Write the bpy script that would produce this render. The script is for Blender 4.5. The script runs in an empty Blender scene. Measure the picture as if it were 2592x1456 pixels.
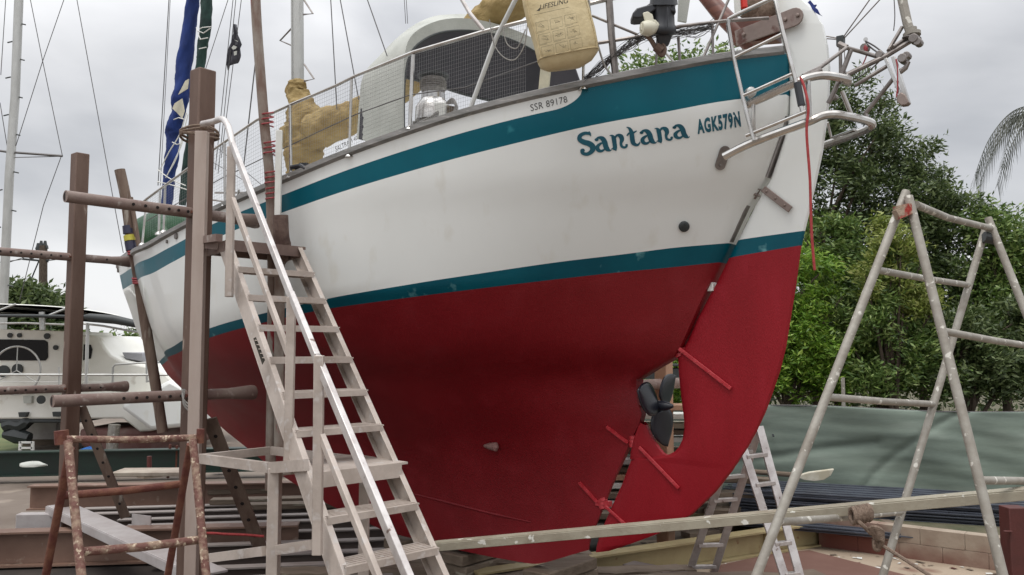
import bpy, bmesh, math, random
import numpy as np
from mathutils import Vector, Matrix
from mathutils.bvhtree import BVHTree
R=math.radians
random.seed(7); rng=np.random.default_rng(7)
scene=bpy.context.scene; COL=scene.collection

# ---------------------------------------------------------------- camera, sky, light
F=2150.; CX,CY=1296.,728.; HZ=885.; CAMH=2.1
TH=math.atan((HZ-CY)/F)
cam=bpy.data.cameras.new('camera'); cam.sensor_width=36; cam.lens=36*F/2592; cam.clip_end=2000; cam.clip_start=.05
camo=bpy.data.objects.new('camera',cam); camo.location=(0,0,CAMH); camo.rotation_euler=(math.pi/2+TH,0,0)
COL.objects.link(camo); scene.camera=camo

world=bpy.data.worlds.new('World'); scene.world=world; world.use_nodes=True
nt=world.node_tree; N=nt.nodes; L=nt.links; N.clear()
SUN_EL,SUN_AZ=R(68),R(215)
tc=N.new('ShaderNodeTexCoord')
sk=N.new('ShaderNodeTexSky'); sk.sky_type='NISHITA'; sk.sun_disc=False; sk.sun_elevation=SUN_EL; sk.sun_rotation=SUN_AZ
sep=N.new('ShaderNodeSeparateXYZ'); L.new(tc.outputs['Generated'],sep.inputs[0])
mp=N.new('ShaderNodeMapping'); mp.inputs['Scale'].default_value=(1.3,1.3,3.2); L.new(tc.outputs['Generated'],mp.inputs[0])
nz=N.new('ShaderNodeTexNoise'); nz.inputs['Scale'].default_value=2.1; nz.inputs['Detail'].default_value=6; nz.inputs['Roughness'].default_value=.45; nz.inputs['Distortion'].default_value=.35; L.new(mp.outputs[0],nz.inputs['Vector'])
cr=N.new('ShaderNodeValToRGB'); cr.color_ramp.elements[0].position=.32; cr.color_ramp.elements[1].position=.66
cr.color_ramp.elements[0].color=(4.9,5.0,5.25,1); cr.color_ramp.elements[1].color=(9.2,9.2,9.3,1); L.new(nz.outputs[0],cr.inputs[0])
mr=N.new('ShaderNodeMapRange'); mr.inputs[1].default_value=.3; mr.inputs[2].default_value=1; mr.inputs[3].default_value=1.0; mr.inputs[4].default_value=3.2; L.new(sep.outputs[2],mr.inputs[0])
vm=N.new('ShaderNodeVectorMath'); vm.operation='SCALE'; L.new(cr.outputs[0],vm.inputs[0]); L.new(mr.outputs[0],vm.inputs['Scale'])
mx=N.new('ShaderNodeMixRGB'); mx.inputs[0].default_value=.1; L.new(vm.outputs[0],mx.inputs[1]); L.new(sk.outputs[0],mx.inputs[2])
bg=N.new('ShaderNodeBackground'); bg.inputs[1].default_value=.085; L.new(mx.outputs[0],bg.inputs[0])
wo=N.new('ShaderNodeOutputWorld'); L.new(bg.outputs[0],wo.inputs[0])
sun=bpy.data.lights.new('sun','SUN'); sun.energy=.9; sun.angle=R(22); sun.color=(1,.96,.9)
suno=bpy.data.objects.new('sun',sun); COL.objects.link(suno)
dv=Vector((math.sin(SUN_AZ)*math.cos(SUN_EL),math.cos(SUN_AZ)*math.cos(SUN_EL),math.sin(SUN_EL)))
suno.rotation_euler=dv.to_track_quat('Z','Y').to_euler(); suno.location=(0,-5,12)
scene.view_settings.view_transform='Standard'; scene.view_settings.look='None'; scene.view_settings.exposure=.32; scene.view_settings.gamma=1

# ---------------------------------------------------------------- geometry helpers
def ray(px,py):
    x=(px-CX)/F; y=-(py-CY)/F
    return np.array([x,math.cos(TH)-y*math.sin(TH),math.sin(TH)+y*math.cos(TH)])
def at(px,py,Y):
    d=ray(px,py); d=d/d[1]*Y; return Vector((d[0],d[1],d[2]+CAMH))
def ground(px,py,z=0):
    d=ray(px,py); d=d*((z-CAMH)/d[2]); return Vector((d[0],d[1],z))
AL=R(50); BD=Vector((-math.sin(AL),math.cos(AL),0)); BL=Vector((-math.cos(AL),-math.sin(AL),0)); BS=at(1991,136,5.5); BS.z=0
def cl(px,py,left=0):      # point on a plane parallel to the boat's centreline
    r=Vector(ray(px,py)); o=Vector((0,0,CAMH)); q=o-BS-left*BL; t=-(q.dot(BL))/(r.dot(BL)); return o+r*t
def sp(px,py,s):           # point on an athwartships plane
    r=Vector(ray(px,py)); o=Vector((0,0,CAMH)); q=o-BS-s*BD; t=-(q.dot(BD))/(r.dot(BD)); return o+r*t
def bp(s,l,z): p=BS+BD*s+BL*l; return Vector((p.x,p.y,z))
def pchip(x,y,xi):
    x=np.asarray(x,float);y=np.asarray(y,float);xi=np.clip(xi,x[0],x[-1])
    h=np.diff(x);d=np.diff(y)/h;m=np.zeros_like(y)
    m[1:-1]=np.where(d[:-1]*d[1:]>0,2*d[:-1]*d[1:]/(d[:-1]+d[1:]+1e-12*np.sign(d[:-1]+d[1:]+1e-30)),0);m[0]=d[0];m[-1]=d[-1]
    i=np.clip(np.searchsorted(x,xi)-1,0,len(h)-1);t=(xi-x[i])/h[i];hh=h[i]
    return float((2*t**3-3*t*t+1)*y[i]+(t**3-2*t*t+t)*hh*m[i]+(-2*t**3+3*t*t)*y[i+1]+(t**3-t*t)*hh*m[i+1])
def smooth_path(pts,n=6):
    pts=[Vector(p) for p in pts]; out=[]
    for i in range(len(pts)-1):
        p0=pts[max(i-1,0)];p1=pts[i];p2=pts[i+1];p3=pts[min(i+2,len(pts)-1)]
        for k in range(n):
            t=k/n; out.append(.5*((2*p1)+(-p0+p2)*t+(2*p0-5*p1+4*p2-p3)*t*t+(-p0+3*p1-3*p2+p3)*t**3))
    out.append(pts[-1]); return out

class MB:
    def __init__(s): s.v=[];s.f=[];s.m=[]
    def add(s,v,f,m=0):
        b=len(s.v); s.v+=[Vector(p) for p in v]; s.f+=[tuple(i+b for i in q) for q in f]; s.m+=[m]*len(f)
    def tube(s,pts,r,n=8,m=0,cap=True):
        pts=[Vector(p) for p in pts]; rs=r if isinstance(r,(list,tuple)) else [r]*len(pts)
        V=[];Fs=[]; up=None
        for i,p in enumerate(pts):
            t=(pts[min(i+1,len(pts)-1)]-pts[max(i-1,0)])
            if t.length<1e-9: t=Vector((0,0,1))
            t.normalize()
            if up is None: up=Vector((0,0,1)) if abs(t.z)<.9 else Vector((1,0,0))
            a=t.cross(up)
            if a.length<1e-6: a=t.cross(Vector((1,0,0)))
            a.normalize(); b=a.cross(t).normalized(); up=b
            for k in range(n):
                w=2*math.pi*k/n; V.append(p+(a*math.cos(w)+b*math.sin(w))*rs[i])
        for i in range(len(pts)-1):
            for k in range(n):
                Fs.append((i*n+k,i*n+(k+1)%n,(i+1)*n+(k+1)%n,(i+1)*n+k))
        if cap: Fs.append(tuple(range(n-1,-1,-1))); Fs.append(tuple((len(pts)-1)*n+k for k in range(n)))
        s.add(V,Fs,m)
    def bar(s,p0,p1,w,h,up=(0,0,1),m=0,w1=None,h1=None):   # rectangular bar, w sideways, h along up
        p0=Vector(p0);p1=Vector(p1);t=(p1-p0).normalized();u=Vector(up);a=t.cross(u).normalized();b=a.cross(t).normalized()
        V=[]
        for p,ww,hh in((p0,w,h),(p1,w1 or w,h1 or h)):
            for x,y in((-1,-1),(1,-1),(1,1),(-1,1)): V.append(p+a*ww/2*x+b*hh/2*y)
        s.add(V,[(3,2,1,0),(4,5,6,7),(0,1,5,4),(1,2,6,5),(2,3,7,6),(3,0,4,7)],m)
    def box(s,c,sx,sy,sz,rz=0,m=0):
        c=Vector(c); ux=Vector((math.cos(rz),math.sin(rz),0))
        s.bar(c-ux*sx/2,c+ux*sx/2,sy,sz,m=m)
    def ibeam(s,p0,p1,w,h,tf=.018,tw=.014,m=0,mw=None):
        p0=Vector(p0);p1=Vector(p1);z=Vector((0,0,1))
        s.bar(p0+z*(h/2-tf/2),p1+z*(h/2-tf/2),w,tf,m=m); s.bar(p0-z*(h/2-tf/2),p1-z*(h/2-tf/2),w,tf,m=m); s.bar(p0,p1,tw,h-2*tf-.004,m=m if mw is None else mw)
    def channel(s,p0,p1,w,h,side,t=.01,m=0):     # web h tall with two flanges to one side
        p0=Vector(p0);p1=Vector(p1);sd=Vector(side).normalized(); tt=(p1-p0).normalized(); up=tt.cross(sd).normalized()
        s.bar(p0,p1,t,h,up=up,m=m)
        for k in(-1,1): s.bar(p0+up*k*(h/2+t/2)+sd*(w/2-t/2),p1+up*k*(h/2+t/2)+sd*(w/2-t/2),w,t,up=up,m=m)
    def prism(s,poly,ext,m=0):    # polygon (3D, planar) extruded by vector
        n=len(poly); ext=Vector(ext); V=[Vector(p) for p in poly]+[Vector(p)+ext for p in poly]
        s.add(V,[tuple(range(n)),tuple(range(2*n-1,n-1,-1))]+[(i,(i+1)%n,n+(i+1)%n,n+i) for i in range(n)],m)
    def grid(s,rows,m=0,closed=False):
        n=len(rows[0]); V=[p for r in rows for p in r]; Fs=[]
        for i in range(len(rows)-1):
            for k in range(n if closed else n-1):
                Fs.append((i*n+k,i*n+(k+1)%n,(i+1)*n+(k+1)%n,(i+1)*n+k))
        s.add(V,Fs,m)
    def lathe(s,c,axis,prof,n=20,m=0):
        c=Vector(c);ax=Vector(axis).normalized(); s.tube([c+ax*z for z,r in prof],[max(r,1e-4) for z,r in prof],n,m)
    def ell(s,c,rx,ry,rz,n=12,k=8,m=0,rot=None):
        rot=rot or Matrix.Identity(3); rows=[]
        for i in range(k+1):
            a=math.pi*i/k-math.pi/2; rows.append([Vector(c)+rot@Vector((rx*math.cos(a)*math.cos(2*math.pi*j/n),ry*math.cos(a)*math.sin(2*math.pi*j/n),rz*math.sin(a))) for j in range(n)])
        s.grid(rows,m,True)
    def build(s,name,mats,parent=None,smooth=True,ang=35,bevel=0,solid=0):
        if not isinstance(mats,(list,tuple)): mats=[mats]
        if parent is not None: org=Vector(parent['_o'])
        else:
            a=np.array([tuple(v) for v in s.v]); org=Vector(((a[:,0].min()+a[:,0].max())/2,(a[:,1].min()+a[:,1].max())/2,a[:,2].min()))
        me=bpy.data.meshes.new(name); me.from_pydata([tuple(v-org) for v in s.v],[],s.f); 
        for mt in mats: me.materials.append(mt)
        me.polygons.foreach_set('material_index',s.m); me.update()
        bm=bmesh.new(); bm.from_mesh(me); bmesh.ops.recalc_face_normals(bm,faces=bm.faces)
        if smooth:
            for f in bm.faces: f.smooth=True
            for e in bm.edges:
                if len(e.link_faces)==2 and e.calc_face_angle(0)>R(ang): e.smooth=False
        bm.to_mesh(me); bm.free()
        o=bpy.data.objects.new(name,me); COL.objects.link(o); o['_o']=tuple(org)
        if parent is None: o.location=org
        else: o.parent=parent
        if bevel:
            md=o.modifiers.new('bevel','BEVEL'); md.width=bevel; md.segments=2; md.limit_method='ANGLE'; md.angle_limit=R(50)
        if solid:
            md=o.modifiers.new('solid','SOLIDIFY'); md.thickness=solid
        return o
def tag(o,label=None,cat=None,group=None,kind=None):
    if label:o['label']=label
    if cat:o['category']=cat
    if group:o['group']=group
    if kind:o['kind']=kind
    return o
def thing(name,loc,label,cat,group=None):
    o=bpy.data.objects.new(name,None); COL.objects.link(o); o.location=loc; o['_o']=tuple(loc); o.empty_display_size=.2
    return tag(o,label,cat,group)

# ---------------------------------------------------------------- materials
def mat(name,col,rough=.6,metal=0,col2=None,scale=8,bump=.0,bscale=60,stretch=None,col3=None,thr=(.4,.65),thr3=(.62,.72),scale3=25,coat=0,detail=6,spec=None,trans=0,obj=True,bdist=.01):
    m=bpy.data.materials.new(name); m.use_nodes=True; n=m.node_tree.nodes; l=m.node_tree.links; b=n['Principled BSDF']
    b.inputs['Base Color'].default_value=(*col,1); b.inputs['Roughness'].default_value=rough; b.inputs['Metallic'].default_value=metal
    if coat: b.inputs['Coat Weight'].default_value=coat
    if spec is not None: b.inputs['Specular IOR Level'].default_value=spec
    t=n.new('ShaderNodeTexCoord'); mpn=n.new('ShaderNodeMapping'); l.new(t.outputs['Object'],mpn.inputs[0])
    if stretch: mpn.inputs['Scale'].default_value=stretch
    cur=None
    if col2:
        z=n.new('ShaderNodeTexNoise'); z.inputs['Scale'].default_value=scale; z.inputs['Detail'].default_value=detail; z.inputs['Roughness'].default_value=.62; l.new(mpn.outputs[0],z.inputs['Vector'])
        mrn=n.new('ShaderNodeMapRange'); mrn.inputs[1].default_value=thr[0]; mrn.inputs[2].default_value=thr[1]; l.new(z.outputs[0],mrn.inputs[0])
        mm=n.new('ShaderNodeMixRGB'); mm.inputs[1].default_value=(*col,1); mm.inputs[2].default_value=(*col2,1); l.new(mrn.outputs[0],mm.inputs[0]); cur=mm.outputs[0]
        rr=n.new('ShaderNodeMapRange'); rr.inputs[3].default_value=max(.05,rough-.08); rr.inputs[4].default_value=min(1,rough+.12); l.new(z.outputs[0],rr.inputs[0]); l.new(rr.outputs[0],b.inputs['Roughness'])
        if col3:
            z3=n.new('ShaderNodeTexNoise'); z3.inputs['Scale'].default_value=scale3; z3.inputs['Detail'].default_value=4; l.new(mpn.outputs[0],z3.inputs['Vector'])
            m3=n.new('ShaderNodeMapRange'); m3.inputs[1].default_value=thr3[0]; m3.inputs[2].default_value=thr3[1]; l.new(z3.outputs[0],m3.inputs[0])
            mm3=n.new('ShaderNodeMixRGB'); mm3.inputs[2].default_value=(*col3,1); l.new(cur,mm3.inputs[1]); l.new(m3.outputs[0],mm3.inputs[0]); cur=mm3.outputs[0]
        l.new(cur,b.inputs['Base Color'])
    if bump:
        zb=n.new('ShaderNodeTexNoise'); zb.inputs['Scale'].default_value=bscale; zb.inputs['Detail'].default_value=4; l.new(mpn.outputs[0],zb.inputs['Vector'])
        bu=n.new('ShaderNodeBump'); bu.inputs['Strength'].default_value=bump; bu.inputs['Distance'].default_value=bdist; l.new(zb.outputs[0],bu.inputs['Height']); l.new(bu.outputs[0],b.inputs['Normal'])
    return m
M={}
M['gel']=mat('white_gelcoat',(.76,.775,.75),.3,col2=(.71,.725,.70),scale=.9,bump=.02,bscale=3,thr=(.3,.7),coat=.3,stretch=(1,1,.45),col3=(.64,.63,.57),scale3=7,thr3=(.60,.85))
M['teal']=mat('teal_paint',(.0,.088,.125),.35,spec=.22,col2=(.0,.115,.155),scale=1.6,thr=(.35,.75),col3=(.02,.17,.21),scale3=5,thr3=(.66,.72))
M['boot']=mat('teal_boot_stripe',(.0,.068,.10),.35,spec=.22,col2=(.0,.09,.125),scale=2,col3=(.12,.30,.32),scale3=7,thr3=(.65,.74))
M['red']=mat('shaded_red_antifouling',(.175,.004,.008),.42,col2=(.24,.008,.014),scale=1.1,bump=.35,bscale=160,thr=(.35,.7),spec=.35,col3=(.225,.011,.017),scale3=4.5,thr3=(.56,.75))  # same antifouling as the rudder, darkened to paint in shade under the hull
M['redr']=mat('rudder_antifouling',(.24,.004,.010),.5,col2=(.29,.007,.015),scale=2.5,stretch=(1.5,1.5,.5),bump=.3,bscale=140,thr=(.35,.7),spec=.3,col3=(.29,.010,.02),scale3=5,thr3=(.56,.78))
M['redmet']=mat('painted_red_bronze',(.40,.015,.025),.4,col2=(.5,.05,.06),scale=20)
M['rail']=mat('grey_rubbing_rail',(.27,.26,.25),.5,.2,col2=(.17,.17,.16),scale=6,stretch=(1,1,6),bump=.1,col3=(.4,.38,.35),scale3=14)
M['deck']=mat('deck_paint',(.55,.55,.5),.6,col2=(.45,.45,.42),scale=4)
M['steel']=mat('stainless_tube',(.56,.55,.53),.22,1,col2=(.40,.37,.34),scale=7,thr=(.4,.7))
M['dullsteel']=mat('dull_stainless',(.27,.245,.23),.42,.8,col2=(.17,.15,.14),scale=9)
M['cheek']=mat('tarnished_bronze',(.21,.16,.14),.45,.5,col2=(.27,.215,.19),scale=5,bump=.1,col3=(.12,.06,.05),scale3=9,thr3=(.6,.7))
M['wood']=mat('varnished_tiller_wood',(.16,.055,.035),.4,col2=(.09,.03,.02),scale=6,stretch=(1,1,5))
M['black']=mat('black_plastic',(.018,.02,.024),.4,col2=(.03,.032,.038),scale=8)
M['navy']=mat('dark_lining_canvas',(.035,.034,.042),.85,col2=(.05,.046,.055),scale=5,bump=.15,bscale=200)
M['canvas']=mat('grey_canvas',(.46,.47,.43),.85,col2=(.38,.39,.355),scale=3,bump=.25,bscale=120)
M['yellow']=mat('mustard_sailcloth',(.33,.24,.10),.85,col2=(.235,.16,.06),scale=3,bump=.7,bscale=16,bdist=.02,stretch=(1,1,2.2))
M['bag']=mat('yellow_bag_fabric',(.60,.50,.30),.75,col2=(.50,.40,.22),scale=4,bump=.8,bscale=9,bdist=.02)
M['ink']=mat('dark_ink',(.05,.045,.035),.8)
M['ink2']=mat('grey_lettering',(.07,.07,.07),.6)
M['letter']=mat('teal_lettering',(.0,.07,.11),.35,col2=(.004,.10,.14),scale=6)
M['blue']=mat('blue_sailcover',(.008,.035,.19),.75,col2=(.005,.02,.11),scale=5,bump=.4,bscale=14,stretch=(1,1,.4))
M['green']=mat('green_sailcover',(.012,.045,.035),.8,col2=(.006,.02,.018),scale=5,bump=.4,bscale=16)
M['cream']=mat('cream_patch',(.55,.52,.40),.8,col2=(.4,.38,.3),scale=8)
M['wire']=mat('rigging_wire',(.12,.115,.115),.5,.6)
M['net']=mat('net_twine',(.26,.26,.27),.9)
M['alu']=mat('aluminium_spar',(.52,.52,.50),.4,.5,col2=(.40,.40,.38),scale=3,stretch=(1,1,.3))
M['ladder']=mat('weathered_aluminium',(.50,.435,.385),.5,.15,col2=(.34,.285,.245),scale=4,bump=.15,bscale=40,col3=(.50,.46,.43),scale3=16,thr3=(.58,.68))
M['ladderbright']=mat('bright_aluminium',(.62,.59,.57),.35,.45,col2=(.45,.41,.39),scale=9,col3=(.18,.13,.11),scale3=18,thr3=(.68,.72))
M['post']=mat('rusty_painted_steel',(.088,.046,.031),.6,col2=(.145,.09,.066),scale=3.5,stretch=(1,1,.25),bump=.2,bscale=50,col3=(.30,.24,.20),scale3=14,thr3=(.68,.72))
M['postlight']=mat('faded_steel_box_section',(.42,.345,.30),.6,col2=(.33,.25,.21),scale=3,stretch=(1,1,.25),bump=.15,col3=(.38,.31,.26),scale3=12)
M['pipe']=mat('dusty_steel_pipe',(.21,.155,.13),.6,col2=(.16,.10,.085),scale=6,bump=.2,bscale=60,col3=(.32,.27,.24),scale3=16,thr3=(.6,.7))
M['timber']=mat('weathered_timber_pole',(.17,.12,.09),.8,col2=(.10,.06,.045),scale=9,stretch=(1,1,.2),bump=.5,bscale=30,col3=(.30,.26,.22),scale3=12,thr3=(.62,.7))
M['paintpole']=mat('paint_splashed_timber',(.17,.11,.085),.8,col2=(.33,.30,.26),scale=7,stretch=(1,1,.35),bump=.4,bscale=30,col3=(.24,.02,.025),scale3=6,thr3=(.60,.63))
M['redtape']=mat('red_tape',(.30,.05,.055),.5,col2=(.30,.03,.04),scale=20)
M['rust']=mat('flaking_rusty_pipe',(.13,.055,.042),.8,col2=(.27,.19,.135),scale=22,bump=.8,bscale=50,thr=(.45,.62),col3=(.46,.37,.27),scale3=45,thr3=(.60,.66))
M['rustdark']=mat('dark_red_rusty_pipe',(.10,.026,.018),.8,col2=(.17,.07,.04),scale=14,bump=.7,bscale=50)
M['galv']=mat('paint_spotted_galvanised_pipe',(.33,.31,.27),.55,.15,col2=(.24,.215,.18),scale=7,bump=.25,bscale=40,col3=(.60,.58,.52),scale3=22,thr3=(.62,.66))
M['plank']=mat('paint_spotted_scaffold_plank',(.33,.30,.23),.6,col2=(.25,.215,.16),scale=5,bump=.2,col3=(.65,.64,.58),scale3=17,thr3=(.66,.69))
M['ybeam']=mat('ochre_painted_steel',(.33,.27,.14),.6,col2=(.26,.20,.10),scale=2.5,bump=.1,col3=(.20,.10,.05),scale3=9,thr3=(.64,.74))
M['bbeam']=mat('brown_painted_steel',(.21,.125,.09),.6,col2=(.15,.085,.06),scale=2,bump=.1,col3=(.30,.23,.18),scale3=8)
M['gbeam']=mat('dark_green_painted_steel',(.007,.028,.018),.5,col2=(.012,.02,.016),scale=3)
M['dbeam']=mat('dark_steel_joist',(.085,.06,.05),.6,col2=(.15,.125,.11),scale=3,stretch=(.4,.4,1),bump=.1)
M['skyflange']=mat('skylit_joist_flange',(.27,.235,.215),.7,col2=(.13,.10,.085),scale=2.5,stretch=(.4,1,1))  # pale colour paints in the sky light on the joist flanges
M['wbeam']=mat('pale_grey_steel_channel',(.42,.39,.38),.5,col2=(.34,.30,.29),scale=4,bump=.1)
M['block']=mat('old_timber_baulk',(.17,.13,.095),.85,col2=(.09,.065,.045),scale=5,stretch=(.3,1,2),bump=.6,bscale=26,col3=(.30,.27,.21),scale3=9)
M['shade']=mat('grey_green_shade_cloth',(.19,.235,.195),.85,col2=(.13,.165,.14),scale=.9,stretch=(1,1,4),bump=.25,bscale=5,detail=8,col3=(.24,.28,.24),scale3=1.2,thr3=(.52,.8),bdist=.012)
M['sheet']=mat('blue_grey_roof_sheets',(.085,.095,.12),.4,.3,col2=(.05,.055,.07),scale=3)
M['redsteel']=mat('red_oxide_steel',(.10,.022,.018),.6,col2=(.07,.018,.014),scale=4,bump=.15)
M['rope']=mat('tan_rope',(.22,.16,.12),.9,col2=(.13,.09,.065),scale=60,bump=.5,bscale=120)
M['rope2']=mat('grey_rope',(.33,.32,.30),.9,col2=(.2,.19,.18),scale=50)
M['redrope']=mat('red_rope',(.36,.045,.045),.8,col2=(.27,.03,.03),scale=40)
M['wcat']=mat('cream_white_fibreglass',(.80,.79,.73),.4,col2=(.72,.71,.64),scale=1.2,col3=(.6,.57,.50),scale3=3,thr3=(.66,.76))
M['glass']=mat('dark_glass',(.010,.009,.009),.25,spec=.2)
M['bark']=mat('bark',(.10,.075,.055),.9,col2=(.05,.035,.025),scale=12,stretch=(1,1,.3),bump=.6,bscale=30)
M['white']=mat('plain_white_paint',(.72,.72,.68),.5,col2=(.6,.6,.56),scale=5)
M['dkgrey']=mat('dark_grey_rubber',(.03,.035,.035),.5)
M['prop']=mat('black_coated_propeller',(.005,.007,.014),.32,col2=(.010,.012,.02),scale=6)
M['tarp']=mat('blue_tarpaulin',(.02,.14,.45),.6,col2=(.01,.08,.3),scale=5,bump=.4,bscale=10)
M['tan']=mat('tan_painted_post',(.42,.25,.16),.6,col2=(.34,.19,.12),scale=3)
def leafmat(name,a,b,c):
    m=bpy.data.materials.new(name); m.use_nodes=True; n=m.node_tree.nodes; l=m.node_tree.links; p=n['Principled BSDF']
    g=n.new('ShaderNodeNewGeometry'); r=n.new('ShaderNodeValToRGB'); r.color_ramp.elements[0].color=(*a,1); r.color_ramp.elements[1].color=(*c,1); e=r.color_ramp.elements.new(.55); e.color=(*b,1)
    l.new(g.outputs['Random Per Island'],r.inputs[0]); l.new(r.outputs[0],p.inputs['Base Color']); p.inputs['Roughness'].default_value=.5
    tr=n.new('ShaderNodeBsdfTranslucent'); l.new(r.outputs[0],tr.inputs[0]); ms=n.new('ShaderNodeMixShader'); ms.inputs[0].default_value=.25
    l.new(p.outputs[0],ms.inputs[1]); l.new(tr.outputs[0],ms.inputs[2]); l.new(ms.outputs[0],n['Material Output'].inputs[0]); return m
M['leafd']=leafmat('dark_olive_leaves',(.035,.06,.018),(.085,.125,.04),(.20,.25,.10))
M['leafb']=leafmat('bright_green_leaves',(.07,.15,.015),(.17,.32,.03),(.34,.46,.08))
M['leafm']=leafmat('mid_green_leaves',(.05,.10,.022),(.14,.225,.05),(.28,.35,.11))
M['leafy']=leafmat('yellow_green_leaves',(.11,.15,.025),(.24,.30,.06),(.40,.42,.14))
M['palm']=leafmat('grey_palm_leaves',(.035,.042,.03),(.06,.068,.05),(.10,.105,.08))

# ================================================================ THE SAILBOAT
T_=[0,.03,.06,.1,.15,.2,.3,.45,.6,.75,.85,.93,1]
SH_=[.07,.40,.66,.92,1.15,1.33,1.58,1.74,1.52,.98,.56,.25,.03]
WL_=[.06,.26,.45,.72,1.02,1.24,1.55,1.66,1.42,.84,.44,.18,.03]
LO_=[.06,.10,.15,.23,.36,.52,.82,1.0,.92,.62,.36,.17,.03]
PZ=[.42,.60,.686,.818,1.138,1.473,1.626,1.672,1.879,1.973,2.053,2.141,2.547,2.822,3.1,3.222,3.466,3.596,3.76,4.037]
PS=[1.62,1.62,1.6,1.533,1.382,1.201,1.106,1.152,1.163,.991,.837,.773,.563,.409,.261,.15,.05,-.007,-.018,-.02]
SZ=[.42,.6,.8,1.01,1.18,1.31,1.61,1.78,1.93,2.05,2.32,2.6,2.9,3.24,3.5]
SS=[3.9,4.9,5.6,6.16,6.62,6.92,7.53,7.9,8.1,8.33,8.73,8.93,9.17,9.34,9.45]
TS=[0,.03,.06,.1,.15,.2,.3,.4,.5,.6,.7,.8,.87,.93,1]
CUR=dict(sheer=[4.036,3.963,3.887,3.808,3.731,3.646,3.44,3.252,3.102,3.047,3.091,3.171,3.229,3.267,3.289],
 s1t=[3.993,3.881,3.794,3.705,3.623,3.533,3.338,3.162,2.999,2.946,2.972,3.034,3.077,3.1,3.096],
 s1b=[3.76,3.7,3.628,3.555,3.461,3.373,3.195,3.032,2.863,2.801,2.818,2.866,2.898,2.913,2.901],
 bt=[2.819,2.79,2.749,2.698,2.627,2.565,2.442,2.329,2.209,2.107,2.055,2.047,2.035,2.007,1.945],
 bb=[2.693,2.659,2.63,2.583,2.525,2.475,2.376,2.262,2.148,2.05,2.006,1.992,1.981,1.957,1.904])
def hb(t,z):
    sa=float(np.interp(z,PZ,PS)); sf=float(np.interp(z,SZ,SS)); s=sa+t*(sf-sa); zb=2.72-.085*s; zs=4.05-.09*s
    bs=pchip(T_,SH_,t); bw=pchip(T_,WL_,t)
    if z>=zb:
        k=min(1.1,(z-zb)/(zs-zb)); return s,bw+(bs-bw)*k*(1.6-.6*k)
    r=(z-.42)/(zb-.42)
    bm=pchip([0,.1,.25,.4,.55,.7,.85,.93,1],[.10,.13,.20,.34,.64,1.10,1.50,1.61,1.66],r); low=pchip(T_,LO_,t); w=max(r,0)**2.2
    return s,(bw/1.66*w+low*(1-w))*bm
def curve(n,t):
    if n=='keel': return .42+.17*max(0,1-t/.22)**1.5
    v=pchip(TS,CUR[n],t)
    if n=='s1t':
        sh=pchip(TS,CUR['sheer'],t); k=(t-.106)/(.124-.106)
        if k<=0: return sh-.0015
        if k<1: return v+(sh-v)*(1-math.sqrt(max(0,1-(1-k)**2)))
    return v
boat=thing('sailboat',bp(2.5,0,.42),'large white and teal double-ended yacht with red bottom and rudder propped up ashore','sailboat')
tcols=sorted(set([round(x,4) for x in list(np.linspace(0,.1,13))+list(np.linspace(.1,.106,3))+list(np.linspace(.106,.124,13))+list(np.linspace(.124,.3,16))+list(np.linspace(.3,.75,26))+list(np.linspace(.75,1,18))]))
keys=['sheer','s1t','s1b','bt','bb','keel']; nsub=[2,3,9,3,26]; mats_=[0,1,0,2,3]
def hull_pt(t,z,side=1): s,b=hb(t,z); return bp(s,b*side,z)
hm=MB(); cols=[];rowm=[]
for i,(a,n) in enumerate(zip(mats_,nsub)): rowm+=[a]*n
for side in(1,-1):
    G=[]
    for t in tcols:
        kz=[curve(k,t) for k in keys]; zs=[]
        for i,n in enumerate(nsub): zs+=[kz[i]+(kz[i+1]-kz[i])*j/n for j in range(n)]
        zs.append(kz[-1]); G.append([hull_pt(t,z,side) for z in zs])
    nr=len(rowm)
    base=len(hm.v); hm.v+=[p for c in G for p in c]
    for i in range(len(tcols)-1):
        for j in range(nr):
            a=base+i*(nr+1)+j; hm.f.append((a,a+1,a+nr+2,a+nr+1)); hm.m.append(rowm[j])
    if side==1: PB,PG=base,G
SBs=base; W_=nr+1; nc=len(tcols)
for i in (0,nc-1):
    for j in range(nr): hm.f.append((PB+i*W_+j,SBs+i*W_+j,SBs+i*W_+j+1,PB+i*W_+j+1)); hm.m.append(rowm[j])
for i in range(nc-1): hm.f.append((PB+i*W_+nr,PB+(i+1)*W_+nr,SBs+(i+1)*W_+nr,SBs+i*W_+nr)); hm.m.append(3)
hull=hm.build('hull',[M['gel'],M['teal'],M['boot'],M['red']],boat,ang=50)
bvh=BVHTree.FromPolygons([tuple(v) for v in hm.v],hm.f)
def onhull(px,py,off=.0):
    r=Vector(ray(px,py)).normalized(); loc,nor,i,d=bvh.ray_cast(Vector((0,0,CAMH)),r)
    if loc is None: return None,None
    if nor.dot(r)>0: nor=-nor
    return loc+nor*off,nor
# sheer helpers
SHP=[(t,hull_pt(t,curve('sheer',t))) for t in np.linspace(0,1,80)]
def proj(p):
    q=Vector(p)-Vector((0,0,CAMH)); f=q.y*math.cos(TH)+q.z*math.sin(TH); u=-q.y*math.sin(TH)+q.z*math.cos(TH); return CX+F*q.x/f,CY-F*u/f
_sx=[proj(p)[0] for t,p in SHP][::-1]; _sy=[p.y for t,p in SHP][::-1]
def shY(px): return float(np.interp(px,_sx,_sy))
def sh(px,py,dy=0): return at(px,py,shY(px)+dy)
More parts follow.
